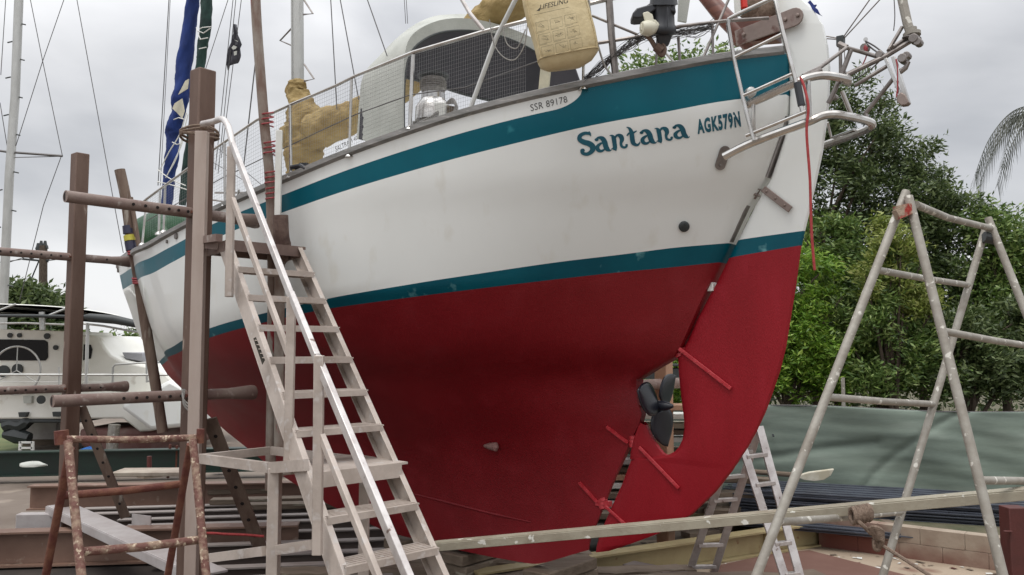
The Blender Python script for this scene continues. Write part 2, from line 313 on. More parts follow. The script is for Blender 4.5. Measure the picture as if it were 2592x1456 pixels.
# deck and rubbing rail
dm=MB(); rows=[]
for t in tcols:
    z=curve('sheer',t)-.03; a=hull_pt(t,z,1); b=hull_pt(t,z,-1); rows.append([a.lerp(b,k/6)+Vector((0,0,.05*math.sin(math.pi*k/6))) for k in range(7)])
dm.grid(rows); dm.build('deck',M['deck'],boat)
rm=MB()
for side in(1,-1):
    G=[]
    for t in tcols:
        z=curve('sheer',t); p=hull_pt(t,z,side); o=BL*side
        G.append([p+o*.012-Vector((0,0,.006)),p+o*.03+Vector((0,0,.004)),p+o*.03+Vector((0,0,.040)),p+o*.004+Vector((0,0,.052)),p-o*.05+Vector((0,0,.052)),p-o*.05-Vector((0,0,.02))])
    rm.grid(G,closed=True)
rm.build('rubbing_rail',M['rail'],boat,ang=30)
# rudder: rows from leading to trailing edge
RUD=[((1962,-45),(2002,-42),0),((1963,-15),(2030,0),0),((1966,20),(2062,30),0),((1970,60),(2084,63),0),((1980,110),(2096,115),0),((1998,150),(2101,170),0),((2001,241),(2099,255),0),((2000,300),(2091,320),0),((1984,357),(2082,385),0),((1952,455),(2063,475),0),((1914,520),(2047,545),0),((1869,610),(2038,585),1),((1846,655),(2029,622),2),((1812,722),(2016,720),2),((1768,802),(2003,800),2),((1738,868),(1990,880),2),((1716,905),(1975,940),2),((1719,955),(1958,990),2),((1725,1010),(1940,1040),2),((1732,1060),(1916,1092),2),((1733,1085),(1903,1115),2),((1729,1110),(1893,1134),2),((1720,1130),(1882,1150),2),((1708,1143),(1874,1162),2),((1694,1150),(1868,1172),2),((1680,1153),(1862,1180),2),((1600,1158),(1856,1190),2),((1575,1225),(1812,1246),2),((1543,1296),(1752,1303),2),((1520,1350),(1670,1350),2),((1512,1385),(1600,1376),2),((1513,1396),(1545,1394),2)]
rud=MB()
def foil(a,b,half=.042,n=12):
    A=cl(*a);B=cl(*b); out=[]
    us=[.5-.5*math.cos(math.pi*k/n) for k in range(n+1)]
    def th(u): return half*min(1,math.sqrt(max(0,1-((.14-u)/.14)**2)) if u<.14 else 1-.55*((u-.14)/.86)**1.6)*(0 if u>=1 else 1)
    for u in us: out.append(A.lerp(B,u)+BL*th(u))
    for u in us[-2:0:-1]: out.append(A.lerp(B,u)-BL*th(u))
    return out
SEC=[foil(a,b) for a,b,c in RUD]
for i in range(len(SEC)-1): rud.grid([SEC[i],SEC[i+1]],RUD[i][2],True)
rud.f.append(tuple(range(24))); rud.m.append(0)
TON=[((1626,1068),(1637,1076)),((1618,1082),(1643,1088)),((1612,1096),(1650,1102)),((1606,1110),(1658,1116)),((1603,1122),(1666,1128)),((1600,1134),(1674,1139)),((1598,1144),(1682,1148)),((1597,1152),(1694,1153)),((1595,1162),(1740,1165))]
rud.grid([foil(a,b,.036) for a,b in TON],2,True)
# weld seams
rudder=rud.build('rudder',[M['gel'],M['boot'],M['redr']],boat,ang=40)
rh=rudder
def strap(a,b,w,left,m,parent,name='hinge_strap',bolts=3,th=.014):
    A=cl(*a,left);B=cl(*b,left); s=MB(); s.bar(A,B,th,w,up=BL.cross(B-A)); d=(B-A)
    for k in range(bolts):
        p=A+d*((k+.4)/(bolts)); s.lathe(p+BL*(th/2),BL,[(0,w*.22),(.006,w*.2),(.008,0.001)],8)
    return s.build(name,m,parent,bevel=.003)
strap((1932,478),(2001,531),.045,.056,M['cheek'],rudder)
strap((1718,882),(1850,984),.026,.052,M['redmet'],rudder,bolts=4)
strap((1618,1132),(1718,1236),.024,.050,M['redmet'],rudder,bolts=4)
strap((1532,1282),(1596,1340),.022,.048,M['redmet'],rudder)
def hullstrap(pxs,w,m,name):
    s=MB(); P=[onhull(x,y,.008) for x,y in pxs]
    for (a,n1),(b,n2) in zip(P[:-1],P[1:]):
        s.bar(a,b,.014,w,up=n1.cross(b-a),m=0)
    for (a,n1) in P: s.lathe(a,n1,[(0,w*.25),(.012,w*.2),(.014,.001)],8)
    return s.build(name,m,boat)
hullstrap([(1537,1080),(1560,1098),(1590,1120)],.022,M['redmet'],'gudgeon_strap')
hullstrap([(1468,1222),(1490,1246),(1512,1270)],.022,M['redmet'],'gudgeon_strap')
for (x,y,sz,mt) in((1722,888,.05,'redmet'),(1604,1117,.045,'redmet'),(1528,1274,.045,'redmet')):
    g=MB(); c=cl(x,y,.0)
    for k in(-1,0,1): g.lathe(c+Vector((0,0,k*sz*.62-.012)),(BD*.35+Vector((0,0,1))),[(0,sz*.7),(.024,sz*.7)],12)
    g.tube([c-(BD*.35+Vector((0,0,1)))*sz,c+(BD*.35+Vector((0,0,1)))*sz],sz*.33,8); g.bar(c+BD*.06,c-BD*.06,.05,sz*.9); g.build('gudgeon',M[mt],boat)
g=MB(); c=cl(1913,480,.0)
ax=(cl(1925,455)-cl(1897,508)).normalized()
g.bar(c-ax*.065+BD*.03,c+ax*.065+BD*.03,.15,.025,up=BD); 
for k in(-1,0,1): g.bar(c+ax*k*.042-BD*.035,c+ax*k*.042+BD*.03,.085,.018,up=ax)
g.tube([c-ax*.07-BD*.02,c+ax*.07-BD*.02],.016,8); g.build('gudgeon',M['cheek'],boat,bevel=.003)
g=MB(); g.box(cl(1803,727,0),.045,.07,.06,rz=AL+math.pi/2); g.build('gap_wedge',M['white'],boat,bevel=.004)
# metal strip lying in the rudder gap
for a,b in(((1990,250),(1988,330)),((1986,335),(1944,450)),((1893,520),(1850,612))):
    g=MB(); g.bar(cl(*a,.03),cl(*b,.03),.05,.016,up=BD); g.build('post_strip',M['dullsteel'],boat)
# tiller cheeks, tiller, tiller head fittings
for lf in(.07,-.07):
    g=MB(); A=cl(1870,95,lf);B=cl(2030,38,lf); d=(B-A).normalized(); w=cl(1,1,0); up=Vector((0,0,1)); q=BL.cross(d).normalized()
    if q.z<0:q=-q
    hwt=.062; poly=[A-d*.02-q*hwt*.9,A-d*.02+q*hwt*.8,B-d*.05+q*hwt]
    for k in range(1,8):
        a=math.pi/2-math.pi*k/8; poly.append(B-d*.05+q*hwt*math.sin(a)+d*hwt*math.cos(a))
    poly.append(B-d*.05-q*hwt); g.prism(poly,BL*.014)
    for u in(.1,.76,.95): g.lathe(A.lerp(B,u)+BL*.014,BL,[(0,.014),(.012,.012),(.014,.001)],8)
    g.build('tiller_cheek',M['cheek'],boat,bevel=.003)
g=MB(); g.tube([cl(1700,-120,.0),cl(1775,-25,.0),cl(1830,40,0),cl(1900,112,0)],[.05,.055,.062,.06],14); g.bar(cl(1860,85,0),cl(1975,75,0),.1,.16); g.build('tiller',M['wood'],boat)
g=MB(); c=cl(1985,20,0)
# anode, exhaust, crease
p,n=onhull(1247,1127,.02); g=MB(); q=p-BD*.02; g.tube([p+BD*.075,p+BD*.02,p-BD*.045,p-BD*.065],[.012,.028,.036,.01],12); g.build('anode',mat('anode_zinc',(.30,.17,.15),.7,col2=(.2,.1,.09),scale=30,bump=.4,bscale=80),boat)
p,n=onhull(1731,573,0); g=MB(); g.lathe(p,n,[(-.01,.036),(.016,.036),(.022,.030),(.022,.017),(.004,.015)],24); g.lathe(p,n,[(.003,.0155),(.004,.001)],16,m=1); g.build('exhaust_outlet',[M['dkgrey'],M['black']],boat,ang=60)
p,n=onhull(448,598,0)
for (x,y,r) in((447,598,.028),(424,612,.016)):
    p,n=onhull(x,y,0); g=MB(); g.lathe(p,n,[(-.01,r),(.012,r),(.014,r*.6),(.002,r*.55)],16); g.build('skin_fitting',M['dullsteel'],boat)
g=MB(); P=[onhull(x,y,.0)[0] for x,y in((1045,1250),(1110,1266),(1180,1284),(1260,1304),(1345,1322))]; g.tube(P,[.006,.012,.012,.012,.005],6); g.build('keel_seam',M['red'],boat)
# propeller
hubc=cl(1672,1027,0); pr=MB(); pr.lathe(hubc,-BD,[(-.10,.028),(-.05,.036),(.03,.036),(.06,.03),(.10,.012),(.105,.001)],16)
prop=pr.build('propeller',M['prop'],boat)
for a0 in(R(22),R(138),R(251)):
    g=MB(); rad=BL*math.cos(a0)+Vector((0,0,1))*math.sin(a0); tan=-BL*math.sin(a0)+Vector((0,0,1))*math.cos(a0); rows=[]
    for i in range(13):
        u=i/12; rr=.03+.285*u; w=.118*math.sin(math.pi*min(1,(.10+.9*u))**.85)**.75+.004; tw=R(14-8*u); dr=tan*math.cos(tw)+BD*math.sin(tw); row=[]
        for k in range(9):
            x=-1+k/4; row.append(hubc+rad*rr+dr*w*x+BD*(.012*x*x))
        rows.append(row)
    g.grid(rows); g.build('blade',M['prop'],prop,solid=.008)
g=MB(); g.tube([hubc+BD*.05,hubc+BD*.45],.018,10); g.build('propeller_shaft',M['dullsteel'],boat)

# ---- deck gear: guard rail, stanchions, net
TOPR=[(345,527),(371,504),(476,427),(542,378),(650,304),(734,266),(850,217),(900,192),(1046,133),(1226,80),(1340,51),(1420,28),(1500,8),(1560,-6)]
g=MB(); g.tube([sh(x,y) for x,y in TOPR],[.011]*8+[.014]*6,8); g.build('guard_rail',M['steel'],boat)
for (a,b,r) in(((734,266),(736,448),.012),((1046,133),(1037,326),.014),((418,470),(414,588),.011),((405,482),(402,592),.011),((371,504),(360,620),.011),((568,362),(570,520),.011),((890,198),(884,395),.010),((1480,12),(1476,225),.010)):
    g=MB(); A=sh(*b);B=at(a[0],a[1],A.y); g.tube([A,B],r,8); g.lathe(A-Vector((0,0,.01)),(0,0,1),[(0,.035),(.015,.03),(.03,.014)],12); g.build('stanchion',M['steel'],boat)
# middle lifeline and fairlead lines
g=MB(); g.tube([sh(x,y) for x,y in((371,560),(476,500),(560,452),(734,368),(900,290),(1040,240),(1175,222),(1360,156))],.004,5); g.build('lifeline',M['wire'],boat)
g=MB(); g.tube([sh(x,y,.02) for x,y in((900,400),(1030,348),(1060,330),(1115,300))],.006,5); g.tube([sh(x,y,.04) for x,y in((870,408),(960,372),(1040,322),(1110,285))],.006,5); g.build('running_line',M['rope2'],boat)
def net(name,top,bot,nx,ny,r=.0008,sag=0):
    g=MB(); 
    def P(u,v):
        a=smoothed(top,u);b=smoothed(bot,u); return a.lerp(b,v)
    def smoothed(pl,u):
        x=u*(len(pl)-1); i=min(int(x),len(pl)-2); return pl[i].lerp(pl[i+1],x-i)
    for i in range(nx+1): g.tube([P(i/nx,v) for v in np.linspace(0,1,4)],r,3,cap=False)
    for j in range(ny+1): g.tube([P(u,j/ny) for u in np.linspace(0,1,nx//4+2)],r,3,cap=False)
    return g.build(name,M['net'],boat)
def seg(pl,x0,x1,n):
    xs=np.linspace(x0,x1,n); X=[p[0] for p in pl];Y=[p[1] for p in pl]; return [sh(x,float(np.interp(x,X,Y))) for x in xs]
CAPT=[(351,612),(474,555),(710,445),(850,390),(900,373),(1039,316),(1189,273),(1287,247),(1457,212)]
net('safety_net',seg(TOPR,372,1046,30),seg(CAPT,372,1046,30),150,18)
net('safety_net',seg(TOPR,1050,1330,12),seg(CAPT,1050,1330,12),48,18)
# bunched dark net under the aft rail
g=MB()
bn=[(1478,205),(1520,172),(1556,140),(1600,112),(1640,92),(1700,86),(1760,80),(1805,66)]
for k in range(46):
    o1=rng.normal(0,5,2*len(bn)); g.tube(smooth_path([sh(x+o1[2*i]*.6,y+o1[2*i+1]*1.5,rng.normal(0,.02)) for i,(x,y) in enumerate(bn)],3),.0016,3,cap=False)
g.build('bunched_net',M['wire'],boat)
# push-pit rails
def rail(pts,r,name='pushpit_rail',m='dullsteel',dy=0):
    g=MB(); g.tube([sh(x,y,dy) for x,y in pts],r,8); return g.build(name,M[m],boat)
rail([(1498,112),(1633,90),(1721,67),(1835,53),(1945,46)],.012)
rail([(1478,12),(1525,2),(1545,-4)],.014)
rail([(1499,40),(1614,88)],.009)
rail([(1541,-10),(1548,90),(1558,190)],.024,'antenna_post')
rail([(1717,95),(1722,168)],.010); rail([(1683,133),(1716,168)],.008,m='white'); rail([(1803,58),(1805,153)],.009); rail([(1846,-5),(1775,158)],.009)
rail([(1660,170),(1664,100)],.008); rail([(1775,157),(1850,140)],.004)
rail([(1310,-12),(1255,98),(1188,282)],.017,'gate_strut','alu'); rail([(1165,-8),(1190,35),(1224,77)],.014,'boarding_strut','ladderbright')
rail([(1865,-10),(1868,40)],.022,'danbuoy_tube','white',.1)
g=MB(); g.tube([sh(1882,-12,.1),sh(1884,20,.1)],.022,10); g.build('danbuoy_light',mat('red_plastic',(.6,.03,.02),.4),boat)
g=MB(); 
for c,r in(((1900,15),.10),((1935,30),.12),((1915,40),.08)): g.ell(sh(*c,.25),r,r*.8,r,12,8)
g.build('rope_bundle',M['rope'],boat)
g=MB(); q=[(1718,-6),(1748,-10),(1738,56),(1716,52)]; g.prism([sh(x,y,.12) for x,y in q],(0,.02,0)); g.build('splash_panel',M['canvas'],boat)
# hanging lines
def drop(pts,r,m='rope2',name='hanging_line',dy=-.02,par=boat):
    g=MB(); g.tube(smooth_path([sh(x,y,dy) for x,y in pts],6),r,6); return g.build(name,M[m],par)
drop([(1239,50),(1250,110),(1275,145),(1305,150),(1328,112),(1335,60)],.004); drop([(1272,68),(1282,108),(1298,122),(1312,118),(1330,75)],.004)
drop([(1490,0),(1500,70),(1515,120),(1530,165),(1550,192)],.007)
# winch
wc=sh(1096,308,.22); g=MB(); k=wc.y/F
g.lathe(wc,(0,0,1),[(0,.13),(.10,.125),(.14,.10),(.16,.085),(.2,.085)],24,0); g.lathe(wc+Vector((0,0,.2)),(0,0,1),[(0,.075),(.03,.09)]+[(.035+i*.004,.088+.008*math.sin(i*1.57)) for i in range(16)]+[(.11,.085)],24,1); g.lathe(wc+Vector((0,0,.31)),(0,0,1),[(0,.085),(.01,.11),(.03,.112),(.035,.05),(.04,.001)],24,2)
g.build('winch',[M['steel'],M['rope2'],M['dkgrey']],boat)
g=MB()
for q in([(1075,258),(1128,258),(1128,305),(1085,312),(1070,300)],): g.prism([sh(x,y,.10) for x,y in q],(0,.06,0))
g.build('winch_cover',M['white'],boat,bevel=.01)
g=MB(); q=[(1130,266),(1153,270),(1148,290),(1130,300)]; g.prism([sh(x,y,.13) for x,y in q],(0,.03,0)); g.build('wooden_cleat_block',M['block'],boat)
g=MB()
for i in range(5):
    o=i*1.2; g.tube(smooth_path([sh(1130+o,262,.1),sh(1146+o,250+3*i,.08),sh(1157-o,275,.08),sh(1140,300-2*i,.09),sh(1120,306,.09)],5),.007,6)
for i in range(4): g.tube(smooth_path([sh(1045,318-3*i,.1),sh(1070,290+5*i,.1),sh(1110,300-6*i,.1)],5),.008,6)
g.build('coiled_rope',M['rope2'],boat)
# cabin side (coachroof) and coaming
g=MB(); rows=[]
for s,h,w in((2.55,.16,.98),(3.1,.26,1.0),(3.8,.40,1.02),(4.6,.46,1.0),(5.4,.44,.92),(5.9,.34,.8),(6.1,.02,.72)):
    t=s/9.4; z0=curve('sheer',min(1,t))-.03; rows.append([bp(s,w,z0-.05),bp(s,w-.03,z0+h*.9),bp(s,w-.1,z0+h),bp(s,0,z0+h+.09),bp(s,-w+.1,z0+h),bp(s,-w+.03,z0+h*.9),bp(s,-w,z0-.05)])
g.grid(rows); g.build('coachroof',M['gel'],boat,ang=30)
# spray hood
AO=[(1022,388),(1021,240),(1024,140),(1050,82),(1130,48),(1230,54),(1340,92),(1420,150),(1478,236)]
AI=[(1024,388),(1023,240),(1032,152),(1066,106),(1130,80),(1225,82),(1320,112),(1398,165),(1450,240)]
FO=[(903,352),(909,262),(920,190),(962,140),(1010,92),(1065,54),(1130,37),(1230,50),(1360,150)]
FI=[(908,352),(915,260),(935,215),(985,196),(1024,196),(1100,215),(1180,240),(1280,264),(1345,285)]
def arcs(l,s): return smooth_path([sp(x,y,s) for x,y in l],5)
ao,ai,fo,fi=arcs(AO,2.46),arcs(AI,2.48),arcs(FO,3.05),arcs(FI,3.02)
g=MB(); mid=[a.lerp(b,.5)+Vector((0,0,.015)) for a,b in zip(ao,fo)]; g.grid([fo,mid,ao,ai]); hood=g.build('spray_hood',M['canvas'],boat,ang=40)
g=MB(); g.grid([ai,[a.lerp(b,.5) for a,b in zip(ai,fi)],fi]); g.build('hood_lining',M['navy'],hood)
g=MB(); g.tube(fi[15:],.014,8); g.tube([p-Vector((0,0,.0)) for p in ai],.009,6); g.build('hood_frame',M['dkgrey'],hood)
g=MB(); q=[(1368,170),(1392,172),(1386,232),(1362,236)]; g.prism([sh(x,y,.35) for x,y in q],(.01,.02,0)); g.build('canvas_strap',M['cream'],boat)
g=MB(); q=[(1395,176),(1455,172),(1470,215),(1390,232)]; g.prism([sh(x,y,.5) for x,y in q],(.01,.02,0)); g.build('weather_cloth',M['navy'],boat)
# mast, boom with cover, sail cover on the mast foot
ms=cl(754,330); mt=cl(750,-420)
g=MB(); g.tube([ms,mt],.068,18); g.bar(ms+BL*.07,mt+BL*.07,.012,.02); mast=g.build('mast',M['alu'],boat)
def stp(pts):
    g=MB(); g.tube([cl(x,y,.0) for x,y in pts],.010,6); g.build('mast_step',M['dullsteel'],mast)
stp([(768,-2),(792,35),(768,37)]); stp([(770,163),(795,200),(770,206)]); stp([(738,72),(709,103),(740,116)]); stp([(768,-160),(792,-128),(768,-124)]); stp([(738,-90),(709,-62),(740,-50)])
def blob(path,name,mt,par=boat,amp=.03,n=44,left=0,seed=0,sub=6,sq=1,drape=0):
    rr=np.random.default_rng(seed); P=smooth_path([cl(x,y,left) for x,y,r in path],sub); rad=[]
    for i in range(len(path)-1):
        for k in range(sub): rad.append(path[i][2]+(path[i+1][2]-path[i][2])*(k/sub))
    rad.append(path[-1][2]); rows=[]; ph=rr.uniform(0,6.28,8)
    for i,(p,r) in enumerate(zip(P,rad)):
        rm_=r*(p.y/F); t=(P[min(i+1,len(P)-1)]-P[max(i-1,0)]).normalized(); a=t.cross(BL).normalized(); b=BL
        row=[]
        for k in range(n):
            w=2*math.pi*k/n; q_=i*6/sub; f=1+amp*(math.sin(3*w+q_*.55+ph[0])+.6*math.sin(5*w-q_*.8+ph[1])-1.5*abs(math.sin(1.5*w+q_*.62+ph[2]+.6*math.sin(q_*.9)))+1.1*(1-abs(math.sin(2.5*w-q_*.45+ph[3])))**3+.35*math.sin(9*w+q_*1.7+ph[4]))+amp*.75
            row.append(p+(a*math.cos(w)+b*math.sin(w)*sq)*rm_*f)
        rows.append(row)
    g=MB(); g.grid(rows,0,True); V0=len(g.v); g.f.append(tuple(range(n-1,-1,-1))); g.f.append(tuple(range(V0-n,V0))); g.m+=[0,0]
    return g.build(name,M[mt] if isinstance(mt,str) else mt,par,ang=80)
blob([(758,200,6),(757,208,20),(752,230,28),(760,262,30),(772,300,48),(768,345,55),(766,380,50),(762,410,42),(748,440,26),(742,452,14)],'mast_boot_cover','yellow',amp=.075,seed=3,sub=16)
blob([(768,335,30),(800,330,44),(830,320,46),(880,300,42),(915,286,38),(1000,235,34),(1100,150,32),(1190,75,34),(1235,42,38),(1290,8,48),(1360,-40,50)],'boom_cover','yellow',amp=.055,seed=5,sub=14)
# furled sails on the forestays
blob([(494,-330,17),(493,-100,17),(488,0,16),(478,80,17),(468,150,20),(462,210,18),(456,250,22),(452,285,16),(440,325,20),(436,352,15),(436,400,17),(428,440,14),(424,500,14),(418,560,12),(415,590,7)],'furled_sail','blue',amp=.06,seed=8,sub=7)
blob([(530,-300,14),(526,-60,14),(523,0,14),(520,70,14),(511,130,12),(506,175,11),(497,260,13),(486,350,13),(470,450,12),(462,520,8)],'furled_sail','green',amp=.07,seed=9,sub=7)
g=MB(); 
for q in([(443,262),(462,250),(468,282),(462,300),(448,285),(437,275)],[(452,240),(470,205),(479,200),(476,225)]): g.prism([cl(x,y,.13) for x,y in q],BL*.006)
g.build('sail_patch',M['cream'],boat)
g=MB()
for p in([(505,74),(512,70),(534,68)],[(500,78),(515,84),(532,72)],[(506,100),(526,96)],[(504,124),(522,120)],[(497,70),(504,92),(508,100)],[(440,303),(452,298),(466,302)],[(436,360),(448,366),(462,362)]):
    g=MB(); g.tube([cl(x,y,.16) for x,y in p],.006,5); g.build('sheet_rope',M['white'],boat)
for p in([(472,285),(455,340),(428,385),(405,430)],[(470,310),(462,360),(440,410),(420,450)],[(476,290),(462,345),(447,400),(425,440)],[(400,430),(430,452),(470,470)],[(398,460),(440,470),(472,480)]):
    g=MB(); g.tube(smooth_path([cl(x,y,.18) for x,y in p],5),.007,5); g.build('sheet_rope',M['white'],boat)
# rigging
def wire(a,b,left=0,r=.004,par=boat,lb=None):
    g=MB(); g.tube([cl(*a,left),cl(*b,left if lb is None else lb)],r,5); g.build('rigging_wire',M['wire'],par)
for a,b,l,r in(((430,-40),(400,470),0,.006),((433,-40),(406,470),0,.004),((590,-40),(519,180),.6,.004),((594,-40),(545,430),.9,.004),((601,-40),(552,440),.9,.004),((616,-40),(560,400),.9,.004),((652,110),(616,430),1.3,.006),((835,-40),(853,278),1.2,.0045),((854,-40),(908,252),1.2,.0045),((916,-40),(980,142),1.2,.0045),((1021,-40),(1027,60),.3,.003),((1026,-40),(1032,60),.3,.003),((1700,-30),(1612,34),.3,.004),((520,400),(640,470),1.5,.003),((545,370),(700,500),1.5,.003)): wire(a,b,l,r)
# bow gear: anchor roller shape on stem head and mooring bits
g=MB(); g.lathe(cl(306,676,0)+Vector((0,0,-.02)),(0,0,1),[(0,.06),(.1,.07),(.16,.05)],12); g.tube([cl(330,642),cl(306,662),cl(302,690)],[.05,.06,.03],10); g.build('stem_roller',M['dullsteel'],boat)
g=MB(); 
for p in([(746,430),(758,412),(778,412),(790,420),(770,430)],): g.prism([sh(x,y,.0) for x,y in p],(0,.05,0))
g.tube([sh(738,424,-.02),sh(760,420,-.02),sh(775,428,-.02)],.018,8); g.build('cleat_bundle',M['black'],boat)
g=MB()
for p in([(545,488),(640,488)],[(575,488),(570,515)],[(605,480),(600,505)],[(530,505),(640,520)]): g.tube([sh(x,y,.05) for x,y in p],.009,6)
g.build('pinrail',M['steel'],boat)

# ---- writing on the hull
def put_on_hull(polys,quad,name,mt,off=.003):
    # polys: list of (verts uv, faces); quad: TL TR BR BL pixel corners of the unit square
    g=MB(); TL,TR,BR,BLq=[Vector(q) for q in quad]
    for vs,fs in polys:
        V=[]
        for u,v in vs:
            p=(BLq.lerp(BR,u)).lerp(TL.lerp(TR,u),v); h,n=onhull(p.x,p.y,off); V.append(h)
        g.add(V,fs)
    return g.build(name,M[mt],boat,smooth=False)
def font_polys(txt,bold=0.0,res=3,space=1.0):
    c=bpy.data.curves.new('t','FONT'); c.body=txt; c.offset=bold; c.resolution_u=res; c.space_character=space
    o=bpy.data.objects.new('t',c); COL.objects.link(o); dg=bpy.context.evaluated_depsgraph_get(); dg.update()
    me=bpy.data.meshes.new_from_object(o.evaluated_get(dg)); vs=np.array([(v.co.x,v.co.y) for v in me.vertices]); fs=[tuple(p.vertices) for p in me.polygons]
    bpy.data.objects.remove(o); bpy.data.curves.remove(c); bpy.data.meshes.remove(me)
    mn=vs.min(0); mxx=vs.max(0); vs=(vs-mn)/(mxx-mn); return [([tuple(v) for v in vs],fs)]
put_on_hull(font_polys('AGK579N',.045,space=1.16),[(1762,303),(1871,281),(1876,322),(1766,341)],'registration_lettering','letter')
put_on_hull(font_polys('SSR 89178',-.004,space=1.05),[(1342,265),(1434,243),(1437,259),(1344,282)],'registration_lettering','ink2')
# brush-style letters from tapered strokes (x, y, width)
def stroke(pts,n=7):
    P=[]; 
    for i in range(len(pts)-1):
        p0=pts[max(i-1,0)];p1=pts[i];p2=pts[i+1];p3=pts[min(i+2,len(pts)-1)]
        for k in range(n):
            t=k/n; P.append([.5*((2*p1[j])+(-p0[j]+p2[j])*t+(2*p0[j]-5*p1[j]+4*p2[j]-p3[j])*t*t+(-p0[j]+3*p1[j]-3*p2[j]+p3[j])*t**3) for j in range(3)])
    P.append(list(pts[-1])); V=[];Fs=[]
    for i,p in enumerate(P):
        q=P[min(i+1,len(P)-1)];o=P[max(i-1,0)]; dx,dy=q[0]-o[0],q[1]-o[1]; l=math.hypot(dx,dy)+1e-9; nx,ny=-dy/l,dx/l; w=abs(p[2])/2
        V+=[(p[0]+nx*w,p[1]+ny*w),(p[0]-nx*w,p[1]-ny*w)]
        if i: Fs.append((2*i-2,2*i-1,2*i+1,2*i))
    return V,Fs
def disc(x,y,r,n=12): return [(x+r*math.cos(6.2832*k/n),y+r*math.sin(6.2832*k/n)) for k in range(n)],[tuple(range(n))]
def LS(): return [stroke([(.66,1.12,.02),(.58,1.24,.16),(.40,1.30,.20),(.16,1.20,.22),(.10,.98,.24),(.28,.78,.30),(.52,.64,.32),(.68,.42,.30),(.62,.16,.26),(.36,.02,.22),(.14,.12,.18),(.10,.30,.14)]),disc(.15,.28,.12),stroke([(.60,1.36,.10),(.66,1.24,.10),(.68,1.06,.03)])]
def La(): return [disc(.14,.80,.10),stroke([(.10,.76,.12),(.24,.90,.14),(.42,.84,.24),(.52,.60,.26),(.54,.30,.26),(.60,.10,.24),(.72,.0,.10),(.80,.06,.02)]),stroke([(.50,.56,.06),(.30,.52,.14),(.12,.36,.20),(.14,.14,.20),(.30,.06,.16),(.50,.18,.06)])]
def Ln(): return [stroke([(.02,.92,.04),(.14,.90,.12),(.20,.74,.22),(.20,.40,.22),(.18,.12,.22),(.10,.0,.30)]),stroke([(.26,.66,.04),(.38,.86,.14),(.56,.80,.24),(.60,.56,.22),(.52,.34,.14),(.54,.12,.14),(.68,.04,.14),(.80,.12,.10)]),disc(.78,.17,.07)]
def Lt(): return [stroke([(.06,1.30,.04),(.20,1.18,.14),(.26,.90,.22),(.24,.50,.24),(.26,.20,.22),(.42,.06,.16),(.56,.16,.08),(.58,.24,.04)]),stroke([(.0,.74,.06),(.14,.88,.12),(.34,.88,.13),(.54,.96,.05)])]
polys=[];x=0; W_letters=[(LS,.80),(La,.80),(Ln,.88),(Lt,.62),(La,.80),(Ln,.88),(La,.80)]; tot=sum(w for _,w in W_letters)
for fn,w in W_letters:
    for vs,fs in fn(): polys.append(([((x+a)/tot,b/1.36) for a,b in vs],fs))
    x+=w
for k,(vs,fs) in enumerate(polys): put_on_hull if 0 else None
put_on_hull([(vs,fs) for vs,fs in polys],[(1460,338),(1735,297),(1746,347),(1469,394)],'name_lettering','letter',off=.004)
# name of the type on the cabin side
fp=font_polys('SALTRAM 40',.0); g=MB()
TLp,TRp,BRp,BLp=[Vector(q) for q in((848,372),(903,344),(906,353),(850,385))]
for vs,fs in fp:
    V=[]
    for u,v in vs: p=(BLp.lerp(BRp,u)).lerp(TLp.lerp(TRp,u),v); V.append(cl(p.x,p.y,1.06))
    g.add(V,fs)
g.build('cabin_lettering',M['ink'],boat,smooth=False)

# ---- stainless stern frame, boarding ladder, wind vane
st=MB()
def ct(g,pts,r,left=0,n=10,sm=True):
    P=[cl(x,y,(p[0] if p else left)) for x,y,*p in pts]; g.tube(smooth_path(P,5) if sm and len(P)>2 else P,r,n)
fr=MB(); q,n_=onhull(1829,394,.0)
for x,y in((1832,372),(1822,418)): pass
ct(fr,[(1832,397,.45),(1907,360,.42),(2040,311,.38),(2082,293,.33),(2123,291,.26),(2193,306,.04),(2207,318,-.02),(2183,333,-.1),(2088,367,-.3)],.026)
ct(fr,[(1890,266,.45),(2010,212,.41),(2042,198,.38),(2082,191,.30),(2123,196,.22),(2150,203,.15)],.026)
ct(fr,[(2046,205,.38),(2050,303,.37)],.013); ct(fr,[(2041,205,.30),(2043,300,.30)],.009); ct(fr,[(2131,231,.15),(2157,297,.10)],.014); ct(fr,[(1907,262,.45),(1907,355,.42)],.014); ct(fr,[(2094,310,-.2),(2105,350,-.26),(2163,328,-.1)],.010,sm=False); ct(fr,[(2090,372,-.3),(2150,350,-.2),(2200,322,-.06)],.014)
ct(fr,[(1882,236,.30),(1900,262,.44)],.012)
frame=fr.build('stern_platform_frame',M['steel'],boat)
g=MB(); P=[]; c0,n0=onhull(1833,385,.004); c1,n1=onhull(1823,415,.004); ax=(c0-c1).normalized(); sd=ax.cross(n0).normalized(); cc=(c0+c1)/2
poly=[]
for k in range(24):
    a=2*math.pi*k/24; poly.append(cc+sd*.035*math.cos(a)+ax*(.035*math.sin(a)+(.045 if math.sin(a)>=0 else -.045)))
g.prism(poly,n0*.01); g.lathe(c1-ax*.01,n0,[(0,.01),(.018,.009),(.02,.001)],8); g.build('mounting_plate',M['dullsteel'],frame)
g=MB(); p,n=onhull(1897,236,0)
if p: g.lathe(p,n,[(-.01,.035),(.035,.033),(.045,.02),(.047,.001)],16); g.build('stern_light',M['alu'],frame)
lad=MB()
ct(lad,[(1879,242,.50),(1857,145,.50),(1843,62,.50),(1845,48,.50),(1856,42,.50),(1955,-4,.46),(1963,3,.46),(1981,81,.46),(2012,198,.46),(2032,288,.46)],.013,sm=False)
ct(lad,[(1879,242,.50),(1903,336,.50),(1909,356,.50)],.013,sm=False)
